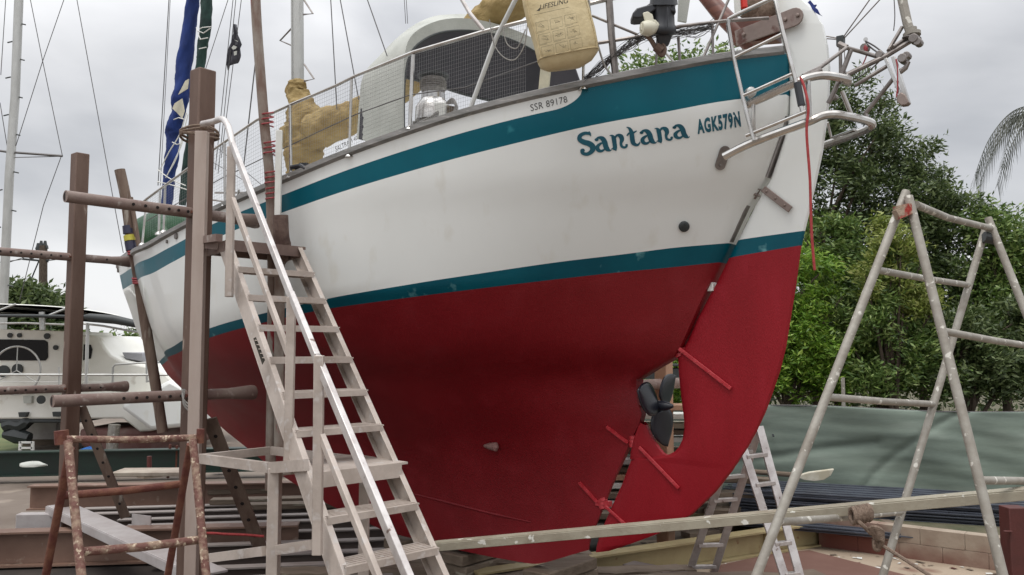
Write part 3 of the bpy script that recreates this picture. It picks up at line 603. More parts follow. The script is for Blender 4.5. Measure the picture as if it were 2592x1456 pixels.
for a,b in(((1856,147),(1979,87)),((1880,243),(2006,187)),((1888,344),(2041,282))): ct(lad,[(*a,.5),(*b,.46)],.011,sm=False)
bl=lad.build('stern_ladder',M['steel'],boat)
g=MB(); ct(g,[(2018,210,.46),(2029,268,.46)],.022,sm=False); g.build('ladder_grip',M['black'],bl)
v=MB()
for p,r in(([(2032,192,.38),(2075,172,.3),(2143,121,.12)],.012),([(2036,198,.38),(2078,178,.3)],.018),([(2143,121,.12),(2175,130,.05),(2215,142,.0),(2236,143,0)],.013),([(2143,190,.1),(2244,141,0),(2316,97,-.05)],.016),([(2163,217,.05),(2248,166,0)],.012),([(2154,126,.1),(2130,190,.12),(2103,250,.15),(2096,262,.15)],.015),([(2262,198,0),(2191,287,.0)],.013),([(2284,68,-.05),(2262,105,-.03),(2249,128,0),(2262,118,0),(2292,98,-.04)],.012),([(2191,287,0),(2197,305,0)],.012),([(2285,150,0),(2298,160,0),(2292,172,0),(2275,185,0)],.016),([(2143,121,.1),(2123,112,.1)],.02)): ct(v,p,r,sm=False)
vane=v.build('wind_vane_gear',M['dullsteel'],boat)
g=MB(); ct(g,[(2268,-60,-.05),(2284,0,-.05),(2297,60,-.05),(2305,84,-.05)],.028,sm=False); g.lathe(cl(2308,84,-.05),BD*.2+Vector((.1,0,1)),[(-.02,.05),(0,.052),(.004,.03),(.03,.034)],14); g.build('vane_mast',M['galv'],vane)
g=MB(); g.lathe(cl(2308,96,-.05),Vector((.2,0,1)),[(-.015,.02),(-.01,.055),(-.003,.056),(0,.02)],18); g.build('vane_gear_wheel',M['dullsteel'],vane)
g=MB(); A=cl(2262,145,.02);B=cl(2299,262,.02); g.bar(A,B,.022,.045,up=BL); g.bar(A+BD*.045,B+BD*.02,.018,.03,up=BL); g.build('vane_oar_bar',M['steel'],vane,bevel=.002)
g=MB(); q=[(2275,248),(2286,238),(2297,244),(2307,264),(2300,270),(2286,272),(2276,262)]; g.prism([cl(x,y,.0) for x,y in q],BL*.05); g.build('vane_weight',M['cheek'],vane,bevel=.005)
g=MB(); q=[(2136,203),(2155,193),(2159,212),(2150,222),(2130,212)]; g.prism([cl(x,y,.10) for x,y in q],BL*.07); g.build('bracket',M['alu'],vane,bevel=.004)
g=MB(); 
for c,rx in(((2190,122),.03),((2287,150),.035),((2296,142),.028),((2315,100),.035),((2325,108),.03),((2228,140),.03),((2112,246),.025)): p=cl(*c,.0); g=MB(); g.lathe(p-BL*rx,BL,[(0,rx*.8),(rx*2,rx*.8)],10); g.build('clamp',M['dullsteel'],vane,bevel=.004)
g=MB(); g.lathe(cl(2191,118,.02)-Vector((0,0,.03)),(0,0,1),[(0,.01),(.02,.016),(.04,.01)],8); ct(g,[(2194,128,.02),(2192,145,.02),(2183,165,.03)],.004); ct(g,[(2268,150,.04),(2272,175,.04),(2272,225,.04),(2270,245,.04),(2278,258,.04)],.005); g.build('control_line',M['redtape'],vane)
g=MB(); ct(g,[(2190,104,.02),(2215,118,.0),(2240,138,.0)],.005); ct(g,[(2190,108,.02),(2210,125,.0),(2235,141,.0)],.005); ct(g,[(2262,-20,0),(2265,40,0),(2262,78,0)],.003); ct(g,[(2236,145,.0),(2205,175,0),(2168,200,0)],.004); g.build('control_line',M['wire'],vane)
g=MB(); g.lathe(cl(2191,100,.02)-BL*.002,BL,[(0,.014),(.003,.014)],12); g.build('eye_ring',M['steel'],vane)
g=MB(); g.bar(cl(2128,92,-.05),cl(2128,117,-.05),.045,.045,up=BL); g.build('antenna_box',M['dkgrey'],vane,bevel=.004)
g=MB(); 
for p in([(2134,95),(2215,-20)],[(2136,98),(2245,-20)],[(2122,97),(2092,92)],[(2122,100),(2092,98)]): ct(g,[(x,y,-.05) for x,y in p],.004,sm=False)
ct(g,[(2127,118,-.05),(2128,190,-.05)],.011,sm=False); ct(g,[(2137,118,-.05),(2140,190,-.05)],.003,sm=False); g.build('backstay',M['dullsteel'],vane)

# ================================================================ THINGS HANGING FROM THE BOAT
g=MB(); ct(g,[(2026,196,.42),(2036,222,.44),(2046,270,.46),(2042,320,.47),(2043,360,.47),(2050,450,.47),(2052,520,.47),(2055,600,.47),(2062,684,.47)],.008)
tag(g.build('hanging_rope',M['redrope']),'red rope hanging from the stern ladder in front of the rudder','rope')
bg_=MB(); Yb=shY(1420)-.16
def bagrow(y,xl,xr,d): 
    A=at(xl,y[0],Yb);B=at(xr,y[1],Yb+.05); row=[]
    for k in range(20):
        a=2*math.pi*k/20; cx=math.copysign(abs(math.cos(a))**.45,math.cos(a)); cy=math.copysign(abs(math.sin(a))**.6,math.sin(a))
        row.append(A.lerp(B,.5+.5*cx)+Vector((0,1,0))*d*cy)
    return row
rows=[bagrow((-60,-75),1322,1476,.05),bagrow((-20,-35),1318,1480,.07),bagrow((20,5),1325,1487,.085),bagrow((60,42),1334,1497,.09),bagrow((100,80),1347,1507,.095),bagrow((135,112),1356,1513,.095),bagrow((158,128),1361,1515,.085),bagrow((172,150),1368,1500,.06),bagrow((180,170),1385,1470,.03)]
bg_.grid(rows,0,True); V0=len(bg_.v); bg_.f.append(tuple(range(V0-20,V0))); bg_.m.append(0)
bag=bg_.build('rescue_bag',M['bag'],None,ang=80)
tag(bag,'yellow fabric rescue sling bag with printed pictures hanging on the guard rail','bag')
def onbag(u,v):   # picture-plane quad on the bag's front
    x=(1352+ (1500-1352)*u)+(-28*(v)); x=1340+ 150*u+ 30*(1-v)-8; y=-8+ (1-v)*170 - 22*u
    return at(x,y,Yb-.1)
def printed(lines,name,r=.0022):
    g=MB()
    for ln in lines: g.tube([at(x,y,Yb-.098) for x,y in ln],r,4)
    return g.build(name,M['ink'],bag)
fp=font_polys('LIFESLING',.012); g=MB()
for vs,fs in fp:
    g.add([at(1366+(1437-1366)*u+(2*v),(25+(-9-0)*u*1.9)-13*v,Yb-.100) for u,v in vs],fs)
g.build('bag_lettering',M['ink'],bag,smooth=False)
ln=[]
g=MB(); g.prism([at(1358,28,Yb-.1),at(1366,28,Yb-.1),at(1369,18,Yb-.1)],(0,-.002,0)); g.build('bag_lettering',M['ink'],bag)
for r_ in range(3):
    for c_ in range(3):
        x=1356+c_*36+r_*7; y=58+r_*31-c_*9
        ln+=[[(x,y),(x+30,y-7),(x+33,y+17),(x+3,y+24),(x,y)]]
        for k in range(2): 
            a=rng.uniform(0,1,12); ln.append([(x+5+22*a[2*i],y+1+12*a[2*i+1]) for i in range(4)])
        ln.append([(x+2,y+27),(x+22,y+22)])
ln.append([(1352,38),(1440,18)])
printed(ln,'bag_pictures',.0009)
g=MB(); r0,r1=rows[6],rows[7]
g.tube([p+Vector((0,-.004,0)) for p in rows[6][10:20]],.004,5); g.build('seam',M['bag'],bag)
g=MB(); g.tube([rows[k][12]+Vector((0,-.003,0)) for k in range(7)],.003,5); g.build('seam',M['bag'],bag)
g=MB(); g.tube([rows[k][18]+Vector((0,-.003,0)) for k in range(7)],.003,5); g.build('seam',M['bag'],bag)
# outboard motor, its lower leg hanging down from the rail
Yo=shY(1670)-.12
ob=thing('outboard_motor',at(1680,50,Yo),'black outboard motor with white plastic propeller clamped head down on the aft rail','outboard motor')
def row_e(cx,cy,rx,ry,n=16): return [at(cx+rx*math.cos(2*math.pi*k/n),cy,Yo+ry*math.sin(2*math.pi*k/n)) for k in range(n)]
g=MB(); rows=[row_e(1680,y,rx,ry) for y,rx,ry in((-60,34,.10),(-10,34,.10),(4,35,.10),(12,36,.10),(14,30,.08),(40,27,.07),(62,28,.07),(66,31,.075),(78,32,.075),(86,29,.06),(90,22,.03),(112,14,.012),(118,10,.008))]
g.grid(rows,0,True); g.f.append(tuple(range(len(g.v)-16,len(g.v)))); g.m.append(0); g.build('leg',M['black'],ob,ang=50)
g=MB(); q=[(1708,6),(1712,32),(1690,25),(1662,22),(1648,32),(1635,44),(1612,46),(1602,44),(1602,32),(1612,20),(1640,12),(1665,6)]
g.prism([at(x,y,Yo-.06) for x,y in q],(0,.12,0)); g.build('cavitation_plate',M['black'],ob,bevel=.008)
g=MB(); g.tube([at(1690,18,Yo-.1),at(1690,70,Yo-.09)],.004,4)
g.build('housing_ridge',M['black'],ob)
g=MB()
rr=[at(1642,62,Yo-.05),at(1643,74,Yo-.05)]
g.tube([at(1662,68,Yo-.03),at(1640,72,Yo-.06),at(1624,72,Yo-.07)],[.035,.05,.04],14)
for q in([(1627,32),(1640,28),(1652,36),(1657,56),(1650,62),(1634,58)],[(1622,60),(1634,58),(1630,80),(1622,76)],[(1652,48),(1662,50),(1664,70),(1654,84),(1644,78)]):
    g.prism([at(x,y,Yo-.08) for x,y in q],(0,.018,0))
g.build('propeller',mat('ivory_plastic',(.62,.60,.48),.4),ob,bevel=.006)
g=MB(); g.tube(smooth_path([at(x,y,Yo+.0) for x,y in((1632,85),(1648,102),(1662,125),(1675,140),(1682,125),(1676,112))],5),.016,8); g.tube([at(1660,118,Yo),at(1675,130,Yo)],.03,10); g.build('clamp_handle',M['timber'],ob)
# pirate pennant
fl=MB(); rows=[]
L_=[(594,62),(591,84),(587,100),(583,120),(578,140),(572,160),(572,177)];Rr=[(596,62),(601,80),(607,98),(608,112),(604,122),(611,140),(611,150)]
for a,b in zip(L_,Rr): rows.append([cl(a[0]+(b[0]-a[0])*k/6,a[1]+(b[1]-a[1])*k/6,.9)+BL*.02*math.sin(k*1.6+a[1]*.06) for k in range(7)])
fl.grid(rows); flag=fl.build('flag',mat('faded_black_flag',(.035,.035,.045),.9,col2=(.06,.06,.07),scale=10),None,solid=.003)
tag(flag,'small faded black flag with white emblem hanging in the rigging','flag')
g=MB(); vv=[]
for q in([(586,121),(592,115),(600,119),(597,124),(590,126)],[(592,131),(600,129),(599,139),(593,141)],[(593,101),(603,104),(602,106)]): g.prism([cl(x,y,.935) for x,y in q],BL*.002)
g.build('flag_emblem',M['canvas'],flag)
# green covered bundle on the foredeck
g=MB(); c=cl(385,592,.15)
rows=[]
for i in range(15):
    a=math.pi*i/14
    rows.append([c+BD*(-.25+.40*math.cos(a))+(BL*math.cos(w)*.30+Vector((0,0,1))*(math.sin(w)*.30-.02))*math.sin(a)**.6*(1+.05*math.sin(5*w+i)) for w in np.linspace(0,2*math.pi,20,endpoint=False)])
g.grid(rows,0,True)
tag(g.build('covered_dinghy',mat('green_tarp_cover',(.02,.09,.035),.5,col2=(.01,.05,.02),scale=4,col3=(.3,.45,.33),scale3=3,thr3=(.6,.75),bump=.5,bscale=12),None,ang=80),'dark green covered dinghy stowed on the foredeck behind the rail','dinghy')
g=MB(); 
for q in([(2046,8),(2052,2),(2062,14),(2068,13),(2064,20),(2070,24),(2076,36),(2066,34),(2058,26),(2052,14)],[(2066,26),(2078,38),(2083,42),(2070,36)]): g.prism([cl(x,y,-.0) for x,y in q],BL*.012)
tag(g.build('rag',mat('blue_rag',(.03,.05,.22),.9,col2=(.02,.03,.12),scale=20)),'torn blue rag caught on top of the rudder head','rag')

def ext(a,b,z=0.0):
    a=Vector(a);b=Vector(b); t=(z-a.z)/(b.z-a.z); return a+(b-a)*t
# ================================================================ CRADLE POSTS AND POLES
OUT=BL.copy(); Z=Vector((0,0,1))
def pipe_with_holes(g,a,b,r,holes,mt_hole=1):
    g.tube([a,b],r,18); d=(b-a); 
    side=Vector((-.4,-1,0)).normalized(); side=(side-d.normalized()*side.dot(d.normalized())).normalized()
    for u in holes:
        p=a+d*u+side*(r-.004); g.lathe(p,side,[(0,.0105),(.0075,.0105),(.008,.001)],10,m=mt_hole)
hole=mat('hole_darkness',(.012,.008,.007),.9)
def arm(hullp,zs,qpost,qfree,label,postw,postmats,holes,posth,brace,s0=0,ro=.0385):
    base=hullp+OUT*qpost; base.z=0
    t=thing('cradle_post',base,label,'cradle post','steel posts of the boat cradle')
    g=MB(); g.bar(base,base+Z*posth,postw,postw,up=OUT,m=0); g.bar(base+Z*.01,base+Z*.03,postw*2.2,postw*2.2,up=OUT,m=0)
    g.build('post',postmats,t,bevel=.012)
    for k,z in enumerate(zs):
        a=hullp+OUT*qfree[k]; a.z=z; b=hullp.copy()+OUT*.02; b.z=z; g=MB(); pipe_with_holes(g,a,b,ro,holes[k]); g.tube([b+OUT*.22,b+OUT*.02,b-OUT*.0],[ro,ro*1.45,ro*1.35],18); g.lathe(a,-OUT,[(.001,ro*.8),(.0,ro*.8)],14,m=1)
        g.build('support_pipe',[M['pipe'],hole],t,ang=60)
    for z in zs:
        g=MB(); c=base+Z*z; q=Vector((-.25,-1,0)).normalized(); g.tube([c+q*.05,c+q*(postw*.72)],.012,8); g.build('pin',M['rustdark'],t)
    g=MB(); A,B=brace; g.bar(A,B,.10,.02,up=Vector((1,.1,0)).cross(B-A)); d=B-A; nn=(B-A).cross(Vector((1,.1,0))).normalized()
    if nn.y>0: nn=-nn
    for k in range(7): g.lathe(A+d*(.12+k*.125)+nn*.008,nn,[(0,.014),(.005,.014),(.006,.001)],10,m=1)
    g.build('brace',[M['timber'],hole],t)
    return t
P1=at(655,700,6.42); P1.z=0
a1=arm(P1,[3.07,1.78],.50,[1.42,1.45],'tall brown steel cradle post beside the boarding stairs, with two thick pipes',.135,[M['post']],[[.30,.36,.42,.48,.53,.58,.63,.68,.84,.9],[.30,.36,.41,.47,.525,.58,.63,.69]],4.12,(at(530,1060,6.1),at(662,1395,6.6)))
P2=at(335,700,9.3); P2.z=0
a2=arm(P2,[3.06,1.70],.60,[1.9,1.9],'shorter brown steel cradle post at left edge, in front of the catamaran',.14,[M['post']],[[.05,.1,.15,.2,.25,.3,.35,.4,.45,.5,.55,.6,.65,.85],[.2,.25,.3,.35,.4,.45,.5,.55,.65,.72,.78,.84]],4.16,(at(205,1030,8.9),at(318,1310,9.2)),ro=.042)
# light box section and tape on the near post
g=MB(); b0=at(512,334,5.82); b1=at(484,1456,5.82); g.bar(ext(b0,b1),b0,.082,.06,up=(0,1,0)); g.build('box_section',M['postlight'],a1,bevel=.004)
g=MB()
for dz in(0,.02,.045,.06): 
    c=at(505,350-dz*300,6.0); pts=[c+Vector((.13*math.cos(w),.13*math.sin(w),.012*math.sin(2*w+dz*60))) for w in np.linspace(0,2*math.pi,18)]; g.tube(pts,.009,6)
g.ell(at(517,322,5.82),.03,.03,.025); tag(g.build('lashing_rope',M['rope']),'brown rope lashing the top of the stair handrail to the post','rope')
g=MB(); c=at(478,1040,5.95)
for k in range(3): g.tube(smooth_path([at(462+3*k,985,5.9),at(464,1010+5*k,5.88),at(480,1025+8*k,5.88),at(500,1040+3*k,5.85)],4),.006,5)
tag(g.build('tie_rope',M['rope2']),'grey cord knotted round the tall post at the lower pipe','rope')
# poles between pipes and hull
pl=MB(); a=at(645,-60,6.22);b=at(650,60,6.22);P=[a,b,at(668,300,6.24),at(684,470,6.26),at(690,700,6.27),at(688,950,6.28),at(684,1240,6.3)]
pl.tube(smooth_path(P,4),.038,12); p1=pl.build('support_pole',M['paintpole']); tag(p1,'paint splashed round pole standing upright between stairs and hull','pole','poles wedged against the hull')
g=MB(); g.bar(at(707,330,6.1),at(703,548,6.12),.045,.03,up=(0,1,0)); g.build('batten',M['white'],p1,bevel=.004)
g=MB(); g.tube(smooth_path([at(710,545,6.1),at(712,590,6.12),at(716,640,6.2),at(700,660,6.25)],4),[.055]*6+[.06]*6+[.05],10); g.build('carpet_pad',mat('brown_carpet',(.09,.055,.045),.95,col2=(.16,.11,.09),scale=14,bump=.6,bscale=60),p1)
g=MB(); g.bar(at(708,640,6.2),at(706,1150,6.25),.07,.03,up=(0,1,0)); g.build('batten',M['paintpole'],p1,bevel=.004)
g=MB()
for x,y in((676,322),(682,395),(686,470),(688,510)):
    c=at(x,y,6.24); 
    g=MB(); g.tube([c+Vector((.045*math.cos(w),.045*math.sin(w),w*.006+.012*math.sin(w))) for w in np.linspace(0,6*math.pi,36)],.006,5); g.build('red_tape',M['redtape'],p1)
pl=MB(); P=[at(303,430,9.0),at(318,500,9.02),at(332,600,9.05),at(350,700,9.08),at(368,820,9.1),at(390,950,9.1),at(412,1095,9.1)]
pl.tube(smooth_path(P,4),.055,12); p2=pl.build('support_pole',M['timber']); tag(p2,'leaning weathered timber pole with yellow and red tape against the bow','pole','poles wedged against the hull')
g=MB(); g.tube([at(x+13,y,9.0) for x,y in((318,500),(335,600),(350,700))],.025,8); g.build('batten',M['timber'],p2)
g=MB()
for y,mi in((637,0),(643,0),(705,0),(711,0),(716,0)):
    x=float(np.interp(y,[500,600,700,820],[318,332,350,368])); g=MB(); c=at(x+2,y,9.05); g.tube([c+Vector((.068*math.cos(w),.068*math.sin(w),.01*math.sin(w))) for w in np.linspace(0,2*math.pi,14)],.012,5); g.build('red_tape',M['redtape'],p2)
g=MB(); g.tube([at(328,596,9.04),at(330,610,9.04)],.062,12); g.build('yellow_tape',mat('yellow_tape',(.5,.45,.06),.5),p2); g=MB(); g.tube([at(330,612,9.04),at(334,634,9.04)],.061,12);g.tube([at(325,572,9.04),at(327,592,9.04)],.061,12); g.build('blue_tape',mat('navy_tape',(.03,.03,.06),.5),p2)
# starboard posts seen behind the propeller and far side
def far_post(s,l,h,label,m):
    b=bp(s,l,0); t=thing('cradle_post',b,label,'cradle post','steel posts of the boat cradle'); g=MB(); g.bar(b,b+Z*h,.14,.14,up=OUT); g.build('post',M[m],t,bevel=.01)
    g=MB(); q=b.copy(); q.z=1.75; g.tube([q-OUT*.5,q+OUT*.9],.055,14); g.build('support_pipe',M['pipe'],t)
far_post(2.28,-2.3,2.8,'tan painted cradle post seen through the gap behind the propeller','tan')
far_post(6.9,-2.2,2.6,'far cradle post on the hidden side of the bow','post')

# ================================================================ BOARDING STAIRS
stA=(Vector((at(590,684,5.5)).to_tuple()),at(850,1408,4.1)); stB=(at(785,689,5.91),at(1090,1400,4.51))
Z0=(stA[0].z+stB[0].z)/2; Z1=(stA[1].z+stB[1].z)/2
for p in(stA[0],stB[0]): p.z=Z0
for p in(stA[1],stB[1]): p.z=Z1
def stL(k): return stA[0].lerp(stA[1],k/8)
def stR(k): return stB[0].lerp(stB[1],k/8)
kb=8+Z1/((Z0-Z1)/8)   # step index at ground
base=(stL(kb)+stR(kb))/2; base.z=0
stairs=thing('boarding_stairs',base,'tall weathered aluminium boarding stairs with handrails standing against the hull','stairs')
cross=(stR(0)-stL(0)).normalized(); run=(stL(8)-stL(0)).normalized()
for f,off in((stL,0),(stR,0)):
    g=MB(); a=f(-1.05);b=f(kb-.1); sd=cross if f is stL else -cross
    w=.105; g.channel(a-Z*.035,b-Z*.035,.035,w,sd,t=.006); g.build('stringer',M['ladder'],stairs,bevel=.0015)
for k in list(range(0,9))+[9,10,11]:
    if k==6: continue
    if k>kb-.4: continue
    g=MB(); a=stL(k)+cross*.012;b=stR(k)-cross*.012; hr=Vector((run.x,run.y,0)).normalized()
    g.bar(a,b,.17,.008,m=0); g.bar(a+hr*.085-Z*.014,b+hr*.085-Z*.014,.006,.034,m=0); g.bar(a-hr*.08-Z*.012,b-hr*.08-Z*.012,.006,.03)
    for q in range(5): g.bar(a+hr*(-.06+.03*q)+Z*.006,b+hr*(-.06+.03*q)+Z*.006,.006,.005)
    g.build('tread',M['ladder'],stairs)
hr=Vector((run.x,run.y,0)).normalized()
# top platform
g=MB(); a=stL(-1)+Z*.0; b=stR(-1); a.z=b.z=Z0+.20
pa=at(523,604,5.85); pa.z=a.z
g.bar(a-hr*.18,b-hr*.18,.42,.02,m=0); g.bar(a+hr*.03-Z*.03,b+hr*.03-Z*.03,.02,.07); g.bar(a-hr*.38-Z*.03,b-hr*.38-Z*.03,.02,.06); g.bar(b-hr*.38-Z*.035,b+hr*.03-Z*.035,.02,.07); g.bar(a-hr*.38-Z*.035,a+hr*.03-Z*.035,.02,.07)
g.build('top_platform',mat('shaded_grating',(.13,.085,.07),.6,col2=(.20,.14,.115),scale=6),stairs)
g=MB(); g.bar(pa-cross*.03,a-hr*.1-Z*.02,.03,.06); g.bar(at(515,608,5.85),at(555,602,5.6),.045,.05); g.build('platform_bracket',M['pipe'],stairs)
# middle landing
g=MB(); a=stL(6)+cross*.01;b=stR(6)-cross*.01; g.bar(a-hr*.14,b-hr*.14,.50,.012); g.bar(a+hr*.11-Z*.035,b+hr*.11-Z*.035,.012,.078); g.bar(a-hr*.39-Z*.035,b-hr*.39-Z*.035,.012,.07); g.build('landing',M['ladder'],stairs)
# side frame to the left of the landing
fA=at(507,1150,5.15);fB=at(685,1132,5.55);fC=at(683,1184,4.75); fA.z=fB.z=fC.z=at(683,1184,4.75).z
g=MB(); g.bar(fA,fC,.035,.055); g.bar(fA+(fB-fA).normalized()*.02,fB,.03,.05); g.bar(fB,fB+(fC-fA).normalized()*.9,.03,.05); g.bar(fC,stL(5.7)+hr*.1-Z*.02,.03,.06); g.build('side_frame',M['ladder'],stairs)
for p,(w,d),nm in((fC+Vector((.03,0,0)),(.062,.075),'leg'),(at(700,1200,4.95),(.05,.05),'leg'),(at(923,1200,4.9),(.055,.05),'leg')):
    g=MB(); q=p.copy(); top=p.z+.02 if nm=='leg' else p.z
    q.z=0; g.bar(q,Vector((q.x,q.y,fC.z if p.x<-.8 else Z1+.35)),w,d,up=(0,1,0)); g.build(nm,M['ladder'],stairs,bevel=.004)
g=MB(); g.bar(at(520,1414,5.1),at(668,1395,4.75),.03,.05); g.bar(at(700,1392,4.7),at(795,1378,4.6),.03,.05); g.bar(at(520,1414,5.1),at(830,1440,4.0),.03,.03) if 0 else None; g.build('lower_rail',M['ladder'],stairs)
# handrails
def hrpt(x,y,k): return at(x,y,(stL(k).y))
g=MB(); H=[at(512,314,5.75),at(540,308,5.65),at(563,302,5.52),at(578,322,5.42),at(590,372,5.35)]
g.tube(smooth_path(H,5),.021,12); A=at(588,365,5.35);B=at(738,752,4.62); g.bar(A,B,.028,.042); g.build('handrail',M['ladderbright'],stairs,bevel=.004)
g=MB(); A=at(737,745,4.62);B=at(802,905,4.16); g.bar(A,B,.030,.044); C=at(1050,1500,3.5); g.bar(B,C,.032,.046); g.build('handrail',M['ladderbright'],stairs,bevel=.004)
g=MB(); g.bar(at(589,505,5.35),at(730,895,4.62),.026,.040); g.build('mid_rail',M['ladder'],stairs,bevel=.004)
g=MB(); g.bar(at(814,1104,4.12),at(965,1480,3.6),.027,.040); g.build('mid_rail',M['ladder'],stairs,bevel=.004)
for a,b,Y,w in(((586,372),(580,752),5.36,.046),((738,752),(729,1200),4.62,.046),((808,900),(803,1405),4.12,.046)):
    g=MB(); A=at(*a,Y); B=at(*b,Y); B.x=A.x+(B.x-A.x); g.bar(A,B,w,.04,up=(0,1,0)); g.build('baluster',M['ladder'],stairs,bevel=.004)
g=MB(); q=[(641,857),(648,853),(671,912),(664,924)]; g.add([at(x,y,4.86) for x,y in q],[(0,1,2,3)]); 
for y0 in range(5): g.tube([at(645+4.6*y0,862+11*y0,4.855),at(652+4.3*y0,862+11*y0,4.855)],.003,4,m=1)
g.build('label_plate',[M['ink'],M['ladder']],stairs,smooth=False)

# ================================================================ RUSTY TRESTLE (front left)
def P4(x,y,Y): return at(x,y,Y)
def ext(a,b,z=0.0):   # extend a->b down to height z
    a=Vector(a);b=Vector(b); t=(z-a.z)/(b.z-a.z); return a+(b-a)*t
rt=thing('pipe_trestle',ext(at(170,1110,3.7),at(200,1456,3.45)),'low rusty pipe trestle with flaking paint, bottom left of the picture','trestle')
c1=at(168,1112,3.75);c2=at(498,1108,4.05)
for a,b,mt,r in((at(172,1118,3.72),at(206,1456,3.45),'rust',.0185),(at(178,1135,3.80),at(116,1456,4.05),'rustdark',.0185),(at(488,1112,4.02),at(522,1456,3.75),'rust',.0185),(at(482,1125,4.10),at(425,1456,4.35),'rustdark',.018)):
    g=MB(); g.tube([a,ext(a,b)],r,12); g.build('leg',M[mt],rt)
for a,b,mt,r in((c1,c2,'rust',.016),(at(158,1255,3.9),at(470,1224,4.2),'rustdark',.018),(at(196,1398,3.53),at(508,1366,3.84),'rust',.0185)):
    g=MB(); g.tube([a,a.lerp(b,.5)-Z*.006,b],r,12); g.build('crossbar',M[mt],rt)
g=MB(); g.tube([at(155,1090,3.76),at(157,1125,3.76)],.03,10); g.build('hinge_socket',M['rustdark'],rt); g=MB(); g.tube([at(508,1086,4.04),at(506,1122,4.04)],.018,10); g.build('hinge_socket',M['rustdark'],rt)

# ================================================================ TALL TRESTLE (right)
tt=thing('pipe_trestle',ext(at(2283,500,4.3),at(1920,1456,3.75)),'tall paint spotted galvanised pipe trestle standing at the right','trestle')
ap=at(2284,508,4.35); ap2=at(2510,580,5.3)
legs=((at(2286,505,4.36),at(1915,1456,3.9),.022,'galv'),(at(2305,520,4.3),at(2538,1456,3.75),.0225,'galv'),(at(2492,588,5.35),at(2235,1456,4.85),.0225,'galv'),(at(2508,570,5.3),at(2640,900,5.0),.0225,'galv'))
for a,b,r,mt in legs:
    g=MB(); n=ext(a,b); up=(a-b).normalized(); g.tube([a+up*.05,n],r,14); g.build('leg',M[mt],tt)
def onleg(l,y): 
    a,b=legs[l][0],legs[l][1]; ya,yb=proj(a)[1],proj(b)[1]; lo,hi=0,2
    for _ in range(40):
        m=(lo+hi)/2
        if proj(a+(b-a)*m)[1]<y: lo=m
        else: hi=m
    return a+(b-a)*lo
for l1,y1,l2,y2 in((0,683,2,722),(0,1005,2,1023),(0,1322,2,1296),(1,838,3,880),(1,1216,3,1216)):
    g=MB(); a=onleg(l1,y1);b=onleg(l2,y2); m_=a.lerp(b,.5)-Z*.004; g.tube([a,m_,b],.0185,12); g.build('rung',M['galv'],tt)
g=MB(); g.tube([at(2318,518,4.4),at(2400,552,4.85),at(2515,580,5.32)],.020,12); g.build('top_bar',M['galv'],tt)
g=MB(); g.tube([at(2283,520,4.3),at(2289,548,4.3)],.045,12); g.bar(at(2268,545,4.28),at(2300,530,4.28),.05,.05); g.build('hinge_clamp',mat('paint_caked_clamp',(.35,.27,.2),.8,col2=(.30,.03,.02),scale=14,thr=(.5,.6),bump=.6),tt)
g=MB(); g.tube([at(2490,600,5.3),at(2520,606,5.3)],.035,10); g.build('hinge_clamp',M['dkgrey'],tt)
# plank lying on its rung
A=at(1098,1378,4.9);
r0=onleg(0,1322);r1=onleg(2,1296); mid=r0.lerp(r1,.62)+Z*.05
g=MB(); B=at(2640,1246,4.05); A=at(1094,1384,5.35); d=(B-A); g.bar(A,B,.11,.046); g.bar(A+Z*.026,B+Z*.026,.09,.005)
tag(g.build('scaffold_plank',M['plank'],bevel=.004),'long paint spotted aluminium plank lying across the trestle below the keel','plank')
# rope hanging from the rung
rp=thing('knotted_rope',at(2170,1310,4.2),'tan rope with fat knots tied to a rung of the tall trestle','rope')
g=MB()
for k in range(5): 
    c=at(2160+8*k,1306-2*k,4.25); g.tube([c+Vector((.01*k*.3,.036*math.cos(w),.036*math.sin(w))) for w in np.linspace(0,2*math.pi,12)],.012,6)
g.tube(smooth_path([at(2168,1316,4.22),at(2182,1328,4.2),at(2196,1342,4.2),at(2206,1352,4.2)],4),.010,6); g.build('hitch',M['rope'],rp)
g=MB(); 
for k in range(7): g.tube(smooth_path([at(2200+3*k,1340+4*k,4.2),at(2214+2*k,1334+5*k,4.17),at(2234,1346+4*k,4.17),at(2226,1368+3*k,4.2),at(2208+2*k,1350+4*k,4.2)],4),.011,6)
g.tube(smooth_path([at(2212,1366,4.2),at(2214,1388,4.2),at(2224,1392,4.2),at(2228,1376,4.2)],4),.010,6); g.build('knot',M['rope'],rp)
g=MB(); g.tube(smooth_path([at(2232,1380,4.2),at(2280,1410,4.0),at(2340,1448,3.8),at(2420,1500,3.6)],5),.0085,6); g.build('tail',M['rope'],rp)

# ================================================================ STEPLADDERS behind the rudder
def stepladder(TL,TR,front,back,label,extra=None):
    (fl,fr_,Yf),(bl_,br_,Yb_)=front,back
    t=thing('stepladder',ext(TL,at(*fl,Yf)),label,'stepladder','aluminium stepladders')
    for a,b in((TL,at(*fl,Yf)),(TR,at(*fr_,Yf+.02)),(TL,at(*bl_,Yb_)),(TR,at(*br_,Yb_+.02))):
        g=MB(); g.bar(a,ext(a,b),.062,.026,up=(0,1,0)); g.build('stile',M['ladderbright'] if 1 else None,t,bevel=.003)
    for (A1,B1,A2,B2) in((TL,at(*fl,Yf),TR,at(*fr_,Yf+.02)),(TL,at(*bl_,Yb_),TR,at(*br_,Yb_+.02))):
        e1,e2=ext(A1,B1),ext(A2,B2); n=7
        for k in range(1,n):
            g=MB(); g.bar(A1.lerp(e1,k/n),A2.lerp(e2,k/n),.05,.03); g.build('rung',M['ladderbright'],t,bevel=.003)
    return t
stepladder(at(1866,1088,6.95),at(1922,1080,6.98),((1985,1456),(2024,1456),6.5),((1762,1398),(1821,1405),7.5),'aluminium stepladder standing open just behind the rudder')

